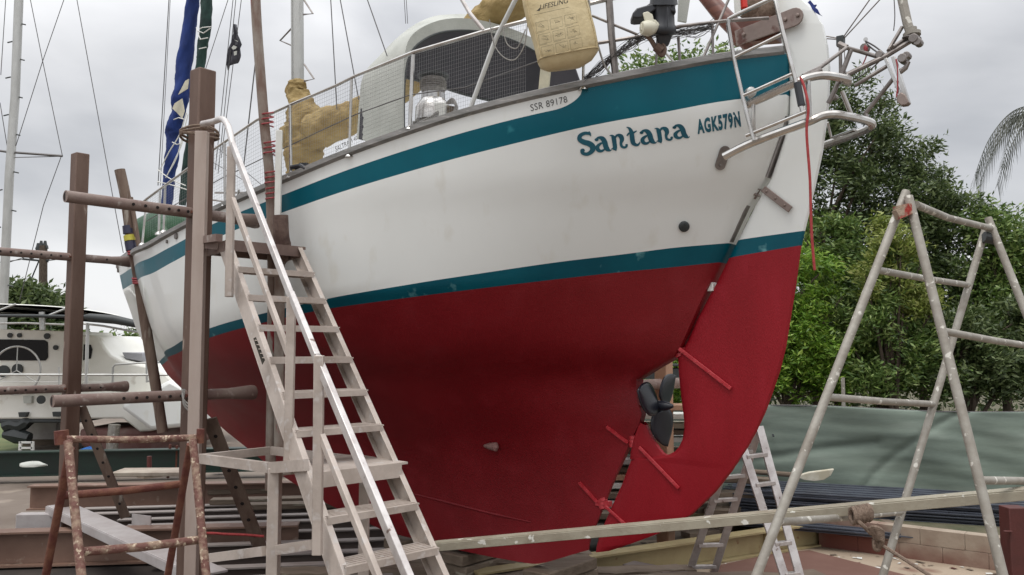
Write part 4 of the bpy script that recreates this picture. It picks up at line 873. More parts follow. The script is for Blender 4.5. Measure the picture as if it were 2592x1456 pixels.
# ================================================================ GROUND, WALL, FENCE, STACKS (right)
gd=MB(); gd.add([(-400,-40,0),(400,-40,0),(400,900,0),(-400,900,0)],[(0,1,2,3)])
gm=mat('yard_concrete',(.19,.155,.125),.85,col2=(.12,.09,.07),scale=.5,bump=.2,bscale=8,thr=(.35,.7),col3=(.30,.25,.20),scale3=1.3,thr3=(.55,.72),detail=10)
tag(gd.build('ground',gm),kind='structure')
g=MB(); q=[ground(190,1262),ground(800,1225),ground(1600,1300),ground(1560,1420),Vector((1.2,4.0,0)),Vector((-6,3.4,0)),ground(-400,1425),ground(150,1420)]; g.prism([p+Z*.004 for p in q],(0,0,.004)); tag(g.build('slipway_floor',mat('oily_shaded_floor',(.022,.017,.015),.8,col2=(.05,.037,.03),scale=1.2,bump=.3,bscale=10)),kind='structure')  # oily floor sheet, its near-black colour paints in the shade between the beams
g=MB(); q=[ground(1560,1500),ground(1600,1370),ground(2078,1366),ground(2600,1430),ground(3200,2200),Vector((1.0,3.0,0))]; g.prism([p+Z*.004 for p in q],(0,0,.004)); tag(g.build('concrete_floor',mat('sandy_concrete_floor',(.34,.27,.20),.85,col2=(.25,.19,.135),scale=.9,bump=.2,bscale=14,col3=(.18,.10,.07),scale3=1.6,thr3=(.58,.7))),kind='structure')
g=MB(); q=[ground(1945,1408),ground(2048,1397),ground(2330,1470),ground(2200,1700),ground(1760,1640),ground(1800,1440)]; g.prism([p+Z*.012 for p in q],(0,0,.006)); tag(g.build('ground_mat',mat('brown_rubber_mat',(.13,.062,.045),.85,col2=(.17,.09,.07),scale=1.5)),'brown mat lying on the concrete floor inside the block wall','mat')
rg=MB(); w0=ground(2078,1382); w1=ground(2516,1442); wd=(w1-w0).normalized(); we=w0+wd*9
nrm=Vector((-wd.y,wd.x,0))
if nrm.y<0: nrm=-nrm
back=w0+Vector((-9,4.0,0))
rg.prism([w0+nrm*.1,we+nrm*.1,we+Vector((30,60,0)),Vector((-6,60,0)),Vector((w0.x-3,w0.y+3.5,0)),Vector((w0.x-1.2,w0.y+.55,0))],(0,0,.30)); tag(rg.build('raised_ground',mat('earth',(.10,.085,.05),.95,col2=(.05,.055,.025),scale=3,bump=.5,bscale=20)),kind='structure')
g=MB()
blockm=mat('concrete_blocks',(.33,.27,.21),.85,col2=(.24,.185,.14),scale=3,bump=.3,bscale=30,col3=(.17,.06,.045),scale3=.75,thr3=(.48,.66))
n_=int(9/.4)
for c_ in range(2):
    for k in range(n_):
        o=.2*(c_%2); a=w0+wd*(k*.4+o+.0015);b=w0+wd*(k*.4+.3985+o); g.bar(a+Z*(.08+.16*c_),b+Z*(.08+.16*c_),.14+rng.uniform(0,.005),.157)
g.bar(w0,we,.12,.60)
wl=g.build('block_wall',blockm,bevel=.003); tag(wl,'low concrete block retaining wall with faded red paint','wall')
# shade-cloth fence
fn=thing('shade_cloth_fence',at(1900,1245,10.9),'grey green shade cloth fence with sagging folds behind the roofing sheets','fence')
g=MB(); rows=[]
for i in range(61):
    v=i/60; row=[]
    for k in range(241):
        u=k/240; X=-1.2+u*12.5; Y=10.9-.10*X; z=.32+v*1.17
        tz=(1.47-.02*X+.015*math.sin(X*2.1))*v+.30*(1-v)
        wv=math.sin(X*.9+2*v)+math.sin(X*2.3-1.5*v)*.6
        d=.006*math.sin(v*19+X*1.3+wv*3)*(.4+abs(math.sin(X*.7+v*2)))+.003*math.sin(v*47+X*2.1+wv*2)+.05*math.sin(X*1.6+v*3)*(1-abs(2*v-1)**2)+.035*math.sin(X*4.2+v*6+math.sin(X))+.05*math.exp(-((X-3.3+1.3*v)/.25)**2)-.06*math.exp(-((X-5.9-.9*v)/.2)**2)
        row.append(Vector((X,Y+d*.6+.03*math.exp(-((v-.5-.25*(X-2.2)+.1*X)/.05)**2)*(X<4.5)+.035*math.exp(-((v-1.15+.28*(X-6.2)**2)/.04)**2),tz)))
    rows.append(row)
g.grid(rows); g.build('shade_cloth',M['shade'],fn,ang=180,solid=.004)
for X in np.arange(-1,11.5,2.2):
    g=MB(); g.tube([Vector((X+.75,11.05-.1*X,.3)),Vector((X+.75,11.05-.1*X,1.75))],.024,8); g.build('fence_post',M['galv'],fn)
g=MB(); g.tube([Vector((X,10.92-.10*X,1.47-.02*X+.015*math.sin(X*2.1))) for X in np.linspace(-1.2,11.3,50)],.007,6); g.build('top_wire',M['wire'],fn)
g=MB()
for x,y,h in((2166,1062,10),(2275,1058,6),(1956,1100,5),(2283,1172,20)): g.bar(at(x,y,10.55),at(x+2,y+h,10.5),.02,.01)
g.build('cloth_tie',M['black'],fn)
# stacked roofing sheets
def sheets(xa,ya,xb,yb,Y0,Y1,n,wd_,label):
    t=MB()
    for k in range(n):
        a=at(xa,ya,Y0);b=at(xb,yb,Y1); o=Vector((rng.uniform(-.12,.12),rng.uniform(-.04,.04),0)); t.bar(a+o+Z*(.017*k),b+o+Z*(.017*k),wd_,.011)
        for q in range(5): t.bar(a+o+Z*(.017*k+.008)+Vector((0,(q-2)*wd_*.2,0)),b+o+Z*(.017*k+.008)+Vector((0,(q-2)*wd_*.2,0)),.03,.012)
    return tag(t.build('roof_sheet_stack',M['sheet']),label,'sheet stack','stacks of dark roofing sheets')
sheets(1870,1276,2700,1330,10.1,9.0,14,.85,'upper stack of long blue grey roofing sheets below the shade cloth')
sheets(1880,1312,2750,1385,9.7,8.5,4,.8,'lower dark roofing sheets lying on the edge of the block wall')
for i,(x,y,Y) in enumerate(((1955,1300,9.75),(2215,1312,9.4),(2440,1338,9.05))):
    g=MB(); p=at(x,y,Y); g.box(p-Z*.01,.10,.8,.09); tag(g.build('timber_bearer',M['block'],bevel=.006),('left','middle','right')[i]+' timber bearer under the roofing sheets','timber','bearers under the roofing sheets')
# paddle-shaped oar on top of the sheets
g=MB(); q=[(2022,1204),(2050,1196),(2082,1192),(2112,1188),(2104,1204),(2086,1216),(2062,1219),(2036,1216),(2020,1210)]; g.prism([at(x,y,9.9) for x,y in q],(0,.03,.01)); o=g.build('oar_blade',M['white'],None,bevel=.006) if 0 else None
oar=thing('oar',at(2000,1207,9.95),'old white oar blade with short shaft lying on the roofing sheets','oar')
g.build('blade',mat('old_white_paint',(.60,.58,.50),.6,col2=(.42,.38,.28),scale=4),oar,bevel=.008)
g=MB(); g.tube([at(1905,1194,10.05),at(2030,1204,9.93)],.03,10); g.build('shaft',M['block'],oar)
# red steel stump post
g=MB(); b=ground(2570,1800); Y=5.1; x0=at(2567,1282,Y); g.ibeam(Vector((x0.x,Y,0)),Vector((x0.x,Y,x0.z)),.11,.12) if 0 else g.bar(Vector((x0.x,Y,0)),Vector((x0.x-.005,Y,x0.z)),.115,.11,up=(0,1,0)); g.bar(at(2540,1345,5.04),at(2562,1345,5.04),.02,.01)
tag(g.build('steel_stump',M['redsteel'],bevel=.006),'short dark red steel post at bottom right corner','post')
# ochre I-beam rails
g=MB(); A=ground(2077,1380);B=ground(1500,1475); A.z=B.z=.13; B=B+(B-A)*.4; g.ibeam(A,B,.16,.24); g.bar(A.lerp(B,.2)-Z*.0,A.lerp(B,.205),.13,.2)
tag(g.build('steel_beam',M['ybeam']),'ochre painted steel beam running behind the stepladder to the block wall','steel beam')
g=MB(); A=ground(1830,1400);B=ground(1100,1420); A.z=B.z=.27; g.ibeam(A+Vector((0,.5,0)),B+Vector((0,.5,0)),.14,.10); tag(g.build('steel_beam',M['ybeam']),'thin ochre beam behind the heel of the keel','steel beam')
# brick rubble and timber pile behind the rudder
items=[]
for i in range(16):
    x=rng.uniform(1735,1905); y=rng.uniform(1240,1345); Y=9.4+rng.uniform(-.3,.5); p=at(x,y,Y)
    items.append((p,rng.uniform(.2,.7),rng.uniform(-.5,.5)))
for i,(p,l,rz) in enumerate(items):
    g=MB(); p.z=.08+.075*(i%8)+rng.uniform(0,.01); g.box(p,l,rng.uniform(.12,.25),.062,rz)
    tag(g.build('timber_offcut',M['block'],bevel=.006),'weathered timber offcut in the heap behind the rudder','timber','heap of timber offcuts behind the rudder')
# far boards seen through the aperture
far=[(1700,1030,8.8,'tan'),(1712,1052,9.2,'white'),(1700,1075,9.3,'plank'),(1700,1092,9.4,'block'),(1690,1110,9.5,'white'),(1705,1140,9.6,'block'),(1600,1165,9.2,'wbeam'),(1590,1185,9.3,'block'),(1590,1205,9.2,'tan'),(1575,1225,9.2,'white'),(1560,1250,9.1,'block'),(1550,1272,9.0,'wbeam'),(1530,1300,8.8,'block'),(1520,1330,8.7,'dbeam')]
for i,(x,y,Y,m) in enumerate(far):
    g=MB(); p=at(x,y,Y); g.box(p+Vector((.1,0,0)),1.5,.3,.055,rng.uniform(-.06,.06)); tag(g.build('stored_board',M[m],bevel=.005),'board stacked beyond the keel, seen through the rudder gap','board','boards stacked beyond the keel')
g=MB(); p=at(1700,945,10.2); g.box(p,1.6,.5,.12); g.box(p+Z*.1,1.7,.55,.02); tag(g.build('workbench_top',M['dkgrey']),'dark bench edge seen behind the propeller','bench')

g=MB()
for k in range(900):
    x,y=rng.uniform(-6,7),rng.uniform(4.5,13)
    if k%3==0: x,y=rng.uniform(2,7),rng.uniform(5.5,9)
    a=rng.uniform(0,6.28); l=rng.uniform(.012,.05); d=Vector((math.cos(a),math.sin(a),0)); n_=Vector((-d.y,d.x,0)); c=Vector((x,y,.016)); w=l*rng.uniform(.15,.8)
    g.add([c-d*l-n_*w,c+d*l-n_*w*.6,c+d*l*.8+n_*w,c-d*l*.7+n_*w*.8],[(0,1,2,3)],int(rng.integers(0,3)))
tag(g.build('ground_litter',[M['block'],M['white'],M['redsteel']],smooth=False),'paint flakes, wood chips and dirt scattered over the yard floor','litter',kind='stuff')
# ================================================================ BEAMS AND TIMBERS UNDER THE BOAT
def joist(x0,y,ztop,len_,m,label,grp,w=.10,h=.14,ang=R(9),kind='steel_joist',cat='steel joist'):
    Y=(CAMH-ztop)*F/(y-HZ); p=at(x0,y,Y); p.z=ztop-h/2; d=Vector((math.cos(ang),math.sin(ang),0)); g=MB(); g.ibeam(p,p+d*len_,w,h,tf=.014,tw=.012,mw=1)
    return tag(g.build(kind,[M['skyflange'],M['dbeam']]),label,cat,grp)
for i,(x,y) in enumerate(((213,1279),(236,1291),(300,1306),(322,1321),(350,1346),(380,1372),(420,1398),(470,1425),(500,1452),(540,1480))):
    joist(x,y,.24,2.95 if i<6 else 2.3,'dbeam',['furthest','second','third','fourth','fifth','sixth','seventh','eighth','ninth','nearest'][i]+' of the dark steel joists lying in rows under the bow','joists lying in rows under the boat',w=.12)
for i,(x,y,m,l) in enumerate(((530,1232,'block',2.6),(535,1256,'block',2.2),(620,1268,'block',2.4))):
    Y=(CAMH-.3)*F/(y-HZ); p=at(x,y,Y); p.z=.27; g=MB(); g.bar(p,p+Vector((l,l*.14,0)),.2,.06); tag(g.build('timber_plank',M[m],bevel=.006),'weathered plank on the joists, '+['far','middle','near'][i]+' one between post and stairs','plank','planks on the joists')
A=ground(75,1272);A.z=.15;g=MB();A0=at(78,1226,10.9);A0.z=.24;g.ibeam(A0,A0+Vector((6.0,.55,0)),.2,.30);tag(g.build('steel_beam',M['bbeam']),'brown steel beam across the yard behind the shorter cradle post','steel beam')
A0=at(-60,1340,8.3);A0.z=.195;g=MB();g.ibeam(A0,A0+Vector((3.0,.38,0)),.2,.33);tag(g.build('steel_beam',M['bbeam']),'nearer brown steel beam at bottom left behind the rusty trestle','steel beam')
g=MB();A=at(150,1280,8.9);B=at(540,1452,6.6);A.z=.50;B.z=.40;g.bar(A,B,.24,.02);g.bar(A-Z*.04+Vector((-.1,-.06,0)),B-Z*.04+Vector((-.1,-.06,0)),.02,.08)
tag(g.build('steel_channel',M['wbeam'],bevel=.004),'pale grey steel channel lying diagonally behind the rusty trestle','steel channel')
g=MB();p=at(105,1305,8.8);p.z=.3;g.box(p,.45,.12,.28,.1);tag(g.build('concrete_block',M['wbeam'],bevel=.01),'pale concrete block at the left end of the grey channel','block')
g=MB();p=at(340,1305,8.7);p.z=.33;g.bar(p+Vector((-.02,0,.06)),p+Vector((.22,-.12,.06)),.01,.12);g.bar(p,p+Vector((.22,-.12,0)),.14,.01);tag(g.build('angle_bracket',M['wbeam']),'small pale steel angle on the joists by the foot of the brace','bracket')
# green beam, left background
g=MB();A=at(-80,1180,13.5);A.z=.30;g.ibeam(A,A+Vector((5.6,.9,0)),.25,.38);tag(g.build('steel_beam',M['gbeam']),'dark green steel beam under the catamaran','steel beam')
# keel blocks carrying the boat
for i,(s,zz_) in enumerate(((2.05,.40),(2.9,.405),(3.7,.41))):
    g=MB();c=bp(s,0,0)
    for k in range(4): 
        q=c+Z*(.05+.098*k)+BD*rng.uniform(-.03,.03); g.bar(q-OUT*(.5+.1*rng.random()),q+OUT*(.10+.05*rng.random()),.24,.092 if k<3 else .088)
    tag(g.build('keel_block',M['block'],bevel=.01),['aft','middle','forward'][i]+' pile of timber baulks under the keel','timber pile','timber piles carrying the keel')
tp=[(1080,1446,2.3,.1),(1230,1440,1.7,.12),(1200,1462,2.4,.16),(1430,1462,2.2,.1),(1050,1395,1.6,.1),(860,1420,2.2,.12),(700,1432,1.5,.1)]
for i,(x,y,l,h) in enumerate(tp):
    ztop=.22 if i<4 else .26; Y=(CAMH-ztop)*F/(y-HZ); p=at(x,y,Y); p.z=ztop-h/2; g=MB(); n=14; rows=[]
    d=Vector((1,.14+.03*math.sin(i*3),0)).normalized(); sdv=Vector((-d.y,d.x,0))
    for k in range(n):
        c=p+d*(l*k/(n-1)); j=lambda: rng.normal(0,.006)
        rows.append([c+sdv*(.11+j())+Z*(h/2+j()),c-sdv*(.11+j())+Z*(h/2+j()),c-sdv*(.11+j())-Z*(h/2+j()),c+sdv*(.11+j())-Z*(h/2+j())])
    g.grid(rows,0,True); g.f.append((3,2,1,0)); e=len(g.v); g.f.append((e-4,e-3,e-2,e-1)); g.m+=[0,0]
    tag(g.build('timber_baulk',M['block'],ang=30),['rough grey baulk just below the keel','rough baulk below the rudder heel','wide baulk at the bottom edge of the picture','baulk under the rudder at the bottom edge','baulk behind the lowest stair tread','baulk seen through the lower stairs','baulk left of the lower stairs'][i],'timber','rough timber baulks on the ground')
for i,(a,b,w) in enumerate((((1590,1392),(1905,1435),.18),((1600,1425),(1915,1475),.45))):
    g=MB();A=at(*a,7.7-.5*i);B=at(*b,6.9-.5*i);A.z=B.z=.20-.08*i;g.bar(A,B,w,.03);tag(g.build('steel_plate',M['dbeam'],bevel=.003),['narrow dark steel flat on the ground below the rudder','wide dark steel plate at the bottom edge below the rudder'][i],'steel plate')
g=MB();g.tube(smooth_path([at(x,y,6.4) for x,y in((470,1350),(540,1350),(565,1352),(620,1354),(668,1358))],4),.010,6);tag(g.build('red_line',M['redrope']),'thin red rope stretched low between the tall post and the stairs','rope')

# ================================================================ CATAMARAN (left background)
YC=17.0
cat=thing('catamaran',at(150,1130,YC),'cream white catamaran with hardtop and steering wheel propped up in the yard','catamaran')
def cp(x,y,dy=0): return at(x,y,YC+dy)
def cpoly(q,dy,dep,name,m,bev=.02): 
    g=MB(); g.prism([cp(x,y,dy) for x,y in q],(0,dep,0)); return g.build(name,m if not isinstance(m,str) else M[m],cat,bevel=bev)
cpoly([(-60,832),(166,838),(170,850),(172,990),(-60,990)],0,2.0,'cabin','wcat')
cpoly([(150,850),(215,848),(236,850),(252,858),(264,878),(280,898),(305,912),(340,920),(380,928),(420,946),(450,975),(475,1000),(150,1005)],.5,3.0,'deckhouse','wcat',.05)
cpoly([(-60,985),(470,1000),(468,1050),(430,1080),(380,1092),(352,1093),(310,1060),(-60,1062)],.2,3.5,'bridge_deck','wcat',.04)
cpoly([(430,960),(520,1010),(520,1075),(380,1090),(340,1060),(300,1030)],-.8,1.3,'near_bow','gel',.08)
cpoly([(196,1085),(480,1085),(470,1130),(430,1145),(350,1156),(240,1150),(200,1130)],.3,1.6,'hull','red' if 0 else mat('dull_red_antifoul',(.14,.045,.04),.7,col2=(.2,.14,.12),scale=1.5),.1)
cpoly([(-60,1062),(205,1062),(205,1070),(-60,1072)],.2,3.4,'under_edge','dkgrey')
win=cpoly([(-60,858),(112,861),(120,866),(121,905),(114,913),(-60,912)],-.02,.04,'window','glass',.0)
cpoly([(212,872),(228,873),(232,885),(228,908),(210,912)],.46,.05,'window','glass',.0)
g=MB(); top=[]
for u in np.linspace(0,1,20):
    x=-60+u*360; y=769+ (u**3)*30+ 3*math.sin(u*3); top.append((x,y))
g.grid([[cp(x,y,-1.6) for x,y in top],[cp(x,y-2,.4) for x,y in top],[cp(x,y+6,2.2) for x,y in top],[cp(x,y+20,2.2) for x,y in top],[cp(x,y+22,-1.5) for x,y in top]],0,True); g.build('hardtop',M['wcat'],cat,ang=40)
g=MB(); g.tube([cp(-60,799,-1.7),cp(100,800,-1.7),cp(210,802,-1.7),cp(225,803,-1.7),cp(290,809,-1.7),cp(352,822,-1.7)],[.03,.03,.03,.065,.08,.065],12); g.build('awning_roll_and_shade',M['dkgrey'],cat)  # thin left run is a dark strip painting in shade under the hardtop
for pts,r in(([(200,818),(260,825),(358,843)],.022),([(-60,820),(60,818),(166,822)],.02),([(-60,948),(200,949),(425,949)],.024),([(285,978),(286,930),(292,923),(370,918),(372,968),(378,965)],.02),([(218,975),(222,818)],.03),([(150,980),(149,930)],.014),([(-60,966),(290,968)],.006),([(108,835),(106,790)],.05),([(0,785),(40,770)],.02),([(120,800),(165,782)],.02)):
    g=MB(); g.tube([cp(x,y,-1.6) for x,y in pts],r,6); g.build('rail',M['alu'],cat)
g=MB(); c=cp(42,938,-1.0); R_=.45; g.tube([c+Vector((R_*math.cos(w),0,R_*math.sin(w))) for w in np.linspace(0,2*math.pi,41)],.018,6)
for k in range(3): w=math.pi/2+k*2*math.pi/3; g.tube([c,c+Vector((R_*math.cos(w),0,R_*math.sin(w)))],.01,5)
g.build('steering_wheel',M['alu'],cat)
for x,y,r in((43,935,.11),(8,940,.12),(24,849,.05),(48,849,.045),(118,851,.06),(103,1012,.085),(140,880,.05)):
    g=MB(); c=cp(x,y,-.04); g.lathe(c+Vector((0,.03,0)),(0,-1,0),[(0,r),(.03,r),(.032,.001)],14); g.build('instrument_dial',M['dkgrey'],cat)
for q in([(58,1003),(80,1003),(79,1021),(60,1021)],[(128,1003),(150,1003),(149,1021),(130,1021)],[(72,842),(84,842),(84,852),(72,852)],[(70,938),(92,938),(92,955),(70,955)]): cpoly(q,.12,.1,'vent_panel',M['canvas'],0)
for q in([(46,1044),(68,1044),(64,1056),(48,1056)],[(132,1043),(154,1043),(150,1055),(134,1055)]): cpoly(q,.1,.1,'hull_fitting','dkgrey',0)
g=MB(); g.tube([cp(290,1075,-.3),cp(284,1130,-.3),cp(282,1220,-.3)],.11,10); g.build('prop_stand',M['galv'],cat)
g=MB()
for a,b in(((285,905),(322,891)),((322,891),(362,894)),((362,894),(366,914))): pass
cpoly([(308,892),(360,893),(366,917),(316,908)],.8,1.0,'hatch_cover',mat('grey_vinyl',(.28,.28,.30),.5),.02)
# outboard / engine mess beneath
g=MB(); g.tube(smooth_path([cp(x,y,.3) for x,y in((12,1080),(30,1074),(50,1078),(70,1068),(78,1072))],4),[.08,.1,.12,.14,.1]*3+[.1,.08],8) if 0 else g.tube(smooth_path([cp(x,y,.3) for x,y in((12,1080),(30,1074),(50,1078),(70,1068),(78,1072))],4),.13,8)
g.tube([cp(10,1100,.3),cp(40,1102,.3),cp(75,1110,.3)],[.08,.17,.12],8); g.build('drive_leg',M['dkgrey'],cat)
# scattered things beyond
g=MB(); 
wl_=thing('ladder',at(60,1160,16.4),'small white ladder under the catamaran','ladder')
for a,b in(((52,1118),(50,1162)),((83,1118),(82,1162))): 
    g=MB(); g.bar(at(*a,16.4),at(*b,16.4),.05,.04,up=(0,1,0)); g.build('stile',M['white'],wl_)
for y in(1120,1134,1150): g=MB(); g.bar(at(52,y,16.4),at(83,y,16.4),.04,.035); g.build('rung',M['white'],wl_)
for i,(x,y,Y,l,h,m) in enumerate(((120,1085,19,.7,.45,'wbeam'),(120,1118,19,.8,.2,'block'),(115,1140,18.5,.9,.16,'block'),(108,1156,18.3,.7,.1,'dbeam'))):
    g=MB(); g.box(at(x,y,Y),l,.6,h,.05); tag(g.build('stored_crate',M[m],bevel=.02),['pale crate on top of the pile under the catamaran','brown crate in the middle of the pile under the catamaran','low brown crate in the pile under the catamaran','dark crate at the bottom of the pile under the catamaran'][i],'crate')
def lump(x,y,Y,rx,rz,m,name,label,c): 
    g=MB(); p=at(x,y,Y); rows=[]
    for i in range(9):
        a=math.pi/2*i/8; rows.append([p+Vector((rx*math.cos(a)*math.cos(w)*(1+.15*math.sin(3*w+i)),rx*.7*math.cos(a)*math.sin(w),rz*math.sin(a)*(1+.1*math.sin(4*w)))) for w in np.linspace(0,2*math.pi,16,endpoint=False)])
    g.grid(rows,0,True); tag(g.build(name,M[m],ang=80),label,c)
lump(230,1163,16,.3,.22,'tarp','tarpaulin','blue tarpaulin heap under the catamaran hull','tarpaulin'); lump(82,1180,13.2,.2,.07,'canvas','plastic_sheet','pale crumpled plastic on the green beam','plastic sheet'); lump(556,1186,14.5,.16,.26,'tarp','tarpaulin','blue bundle seen between the tall post and the hull','bundle')
g=MB();p=at(585,1185,15.5);g.prism([at(560,1200,15.5),at(575,1172,15.5),at(600,1160,15.5),at(640,1160,15.5),at(668,1185,15.5),at(690,1205,15.5)],(0,.6,0));tag(g.build('upturned_dinghy',M['gel'],bevel=.05),'small white upturned dinghy far behind the stairs','dinghy')
g=MB();p=at(395,1195,12.5);g.box(p,1.1,.5,.06,.05);tag(g.build('pale_board',mat('pale_board',(.36,.31,.25),.7,col2=(.25,.2,.16),scale=4),bevel=.01),'pale board lying beyond the brown beam','board')
js=thing('boat_stand',at(380,1205,13),'small red screw jack on a wooden pad under the catamaran','stand'); g=MB(); a=at(378,1155,13);b=at(378,1190,13); g.tube([a,b],.035,10); g.build('screw',M['redsteel'],js); g=MB(); g.tube([b+Z*.02,at(378,1208,13)],[.09,.2],4); g.build('pad',M['block'],js)
for i,(x0,y0,x1,y1) in enumerate(((425,1210,431,1125),(445,1205,448,1128),(466,1205,465,1125))):
    g=MB(); g.tube([at(x0,y0,14),at(x1,y1,14)],.022,6); tag(g.build('scaffold_pole',M['rustdark' if i!=2 else 'galv']),['thin dark pole left of the other two, behind the rusty trestle','middle thin pole behind the rusty trestle','pale thin pole behind the top of the rusty trestle'][i],'pole')

# other yacht's mast (far left) with rigging
om=thing('yacht_mast',at(5,1060,24),'tall pale mast of another yacht with spreaders at the left edge','mast')
def mp_(x,y): return at(x,y,24)
g=MB(); g.tube([mp_(50,-60),mp_(38,250),mp_(24,440),mp_(8,770),mp_(2,900)],.12,14); g.build('mast',M['alu'],om)
g=MB(); g.tube([mp_(-40,376),mp_(20,385),mp_(158,395)],.035,6); g.tube([mp_(36,399),mp_(155,396)],.012,5); g.build('spreader',M['wire'],om)
for x,y,s_ in((52,60,1),(32,105,-1),(49,150,1),(27,195,-1),(44,245,1),(22,290,-1),(38,340,1),(34,435,1),(6,480,-1),(28,532,1),(2,575,-1),(20,722,1)):
    g=MB(); g.tube([mp_(x,y),mp_(x+13*s_,y+3)],.02,5); g.build('mast_step',M['dkgrey'],om)
for a,b in(((75,-10),(108,155)),((165,-10),(108,155)),((108,155),(158,395)),((108,155),(40,370)),((193,-10),(285,495)),((285,495),(312,640)),((15,-10),(2,190)),((0,260),(18,370)),((155,396),(110,520)),((110,520),(50,760))):
    g=MB(); g.tube([mp_(*a),mp_(*b)],.012,4); g.build('stay',M['wire'],om)
# utility pole
up=thing('utility_pole',at(108,900,60),'wooden utility pole with crossarms behind the catamaran','utility pole')
g=MB(); g.tube([at(110,622,60),at(107,900,60)],[.26,.32],10); g.build('pole',M['bark'],up)
g=MB(); g.bar(at(92,632,60),at(120,625,60),.25,.25); g.bar(at(58,656,60),at(122,662,60),.12,.14)
for x,y in((96,628),(104,622),(114,622),(62,652),(80,655),(120,660)): g.lathe(at(x,y,60),(0,0,1),[(0,.15),(.35,.08)],6)
g.tube([at(98,662,60),at(80,705,60)],.05,5); g.build('crossarm',M['dkgrey'],up)
g=MB()
for a,b in(((20,665),(60,652)),((-30,668),(62,656)),((122,660),(160,655)),): g.tube([at(*a,60),at(*b,60)],.03,4)
g.build('power_line',M['wire'],up)

# ================================================================ TREES
def leaf_cloud(name,centers,m,parent,n_per,size,asp,spread,seed,droop=.3):
    r=np.random.default_rng(seed); C=np.repeat(np.array(centers),n_per,0); n=len(C)
    # twig directions per clump
    nd=len(centers); dirs=r.normal(size=(nd,3)); dirs[:,2]=np.abs(dirs[:,2])*.6; dirs/=np.linalg.norm(dirs,axis=1)[:,None]; D=np.repeat(dirs,n_per,0)
    off=r.normal(size=(n,3))*spread*np.array([1,1,.8]); p=C+off
    a=D*1.1+r.normal(size=(n,3))*.6; a[:,2]-=droop*r.random(n); a/=np.linalg.norm(a,axis=1)[:,None]
    b=np.cross(a,r.normal(size=(n,3))); b/=np.linalg.norm(b,axis=1)[:,None]
    L_=size*(.6+.8*r.random((n,1))); W_=L_*asp
    nn=np.cross(a,b)
    v=np.stack([p,p+a*L_*.45+b*W_*.5+nn*L_*.04,p+a*L_,p+a*L_*.45-b*W_*.5+nn*L_*.04],1).reshape(-1,3); v-=np.array(parent['_o'])
    me=bpy.data.meshes.new(name); me.vertices.add(len(v)); me.vertices.foreach_set('co',v.ravel()); me.loops.add(n*4); me.loops.foreach_set('vertex_index',np.arange(n*4,dtype=np.int32)); me.polygons.add(n); me.polygons.foreach_set('loop_start',np.arange(0,n*4,4,dtype=np.int32)); me.update(calc_edges=True)
    me.materials.append(M[m]); o=bpy.data.objects.new(name,me); COL.objects.link(o); o['_o']=tuple(parent['_o']); o.parent=parent; return o
def tree(pos,h,lobes,m,label,seed,nclump,n_per,size=.11,asp=.34,spread=.11,trunk_r=.09,name='tree',cat_='tree',cut=.25,grp='trees and shrubs behind the fence'):
    # lobes: (dx,dy,z,rx,rz)
    r=np.random.default_rng(seed); base=Vector(pos); t=thing(name,base,label,cat_,grp)
    w=np.array([l[3]*l[3]*l[4] for l in lobes])**.8; w/=w.sum(); C=[]
    for li,l in enumerate(lobes):
        k=int(nclump*w[li])+1
        d=r.normal(size=(k,3)); d/=np.linalg.norm(d,axis=1)[:,None]; rad=(cut+(1-cut)*r.random((k,1)))**.6
        bump=1+.22*np.sin(d[:,:1]*5+l[0]*3)*np.cos(d[:,2:]*6+l[2])
        C.append(np.array([base.x+l[0],base.y+l[1],base.z+l[2]])+d*rad*bump*np.array([l[3],l[3]*.8,l[4]]))
    C=np.concatenate(C); C=C[C[:,2]>base.z+.15]
    leaf_cloud('crown',C,m,t,n_per,size,asp,spread,seed+1)
    g=MB(); tr=[base,base+Vector((.05,.03,h*.25)),base+Vector((-.06,.05,h*.55)),base+Vector((.02,0,h*.85))]; g.tube(smooth_path(tr,4),list(np.linspace(trunk_r,trunk_r*.3,13)),8)
    for k in range(10):
        q=base+Vector((0,0,h*(.2+.06*k))); l=lobes[k%len(lobes)]; e=base+Vector((l[0]+r.normal()*l[3]*.5,l[1]+r.normal()*l[3]*.4,l[2]+r.normal()*l[4]*.5)); g.tube(smooth_path([q,q.lerp(e,.5)+Vector((0,0,.1)),e],4),list(np.linspace(trunk_r*.4,.008,9)),6)
    g.build('trunk',M['bark'],t); return t
def gp(px,Y,z=.3): p=at(px,900,Y); return Vector((p.x,p.y,z))
# k = metres per pixel at that depth
def lob(px,py,Y,rpx,rpy,base): p=at(px,py,Y); return (p.x-base.x,p.y-base.y,p.z-base.z,rpx*Y/F,rpy*Y/F)
def tr(pxb,Y,h,lobs,m,label,seed,nc,npk,**kw):
    b=gp(pxb,Y); return tree(b,h,[lob(x,y,Y+dy,rx,ry,b) for x,y,rx,ry,dy in lobs],m,label,seed,nc,npk,**kw)
tr(2060,13.6,4.9,[(2080,340,110,130,0),(2000,480,110,130,.2),(2170,450,140,130,0),(2120,640,170,130,.3),(2150,250,75,75,-.2),(2260,340,75,60,-.2),(2330,440,80,80,0),(2240,260,40,40,0)],'leafd','tall dark olive tree rising behind the stern of the yacht',21,300,105,size=.09,spread=.105,cut=0)
tr(2330,13.2,4.2,[(2340,500,100,80,0),(2410,560,100,80,0),(2290,620,130,120,.3),(2400,730,140,130,.2),(2250,820,120,120,0)],'leafd','spreading dark tree in the middle behind the tall trestle',31,270,95,size=.09,spread=.10)
tr(2540,12.8,3.8,[(2540,600,90,80,0),(2600,680,110,120,0),(2500,750,110,120,.2),(2560,880,130,110,0),(2470,560,50,50,0)],'leafm','olive green tree at the right edge behind the trestle',41,360,60,size=.09,spread=.12)
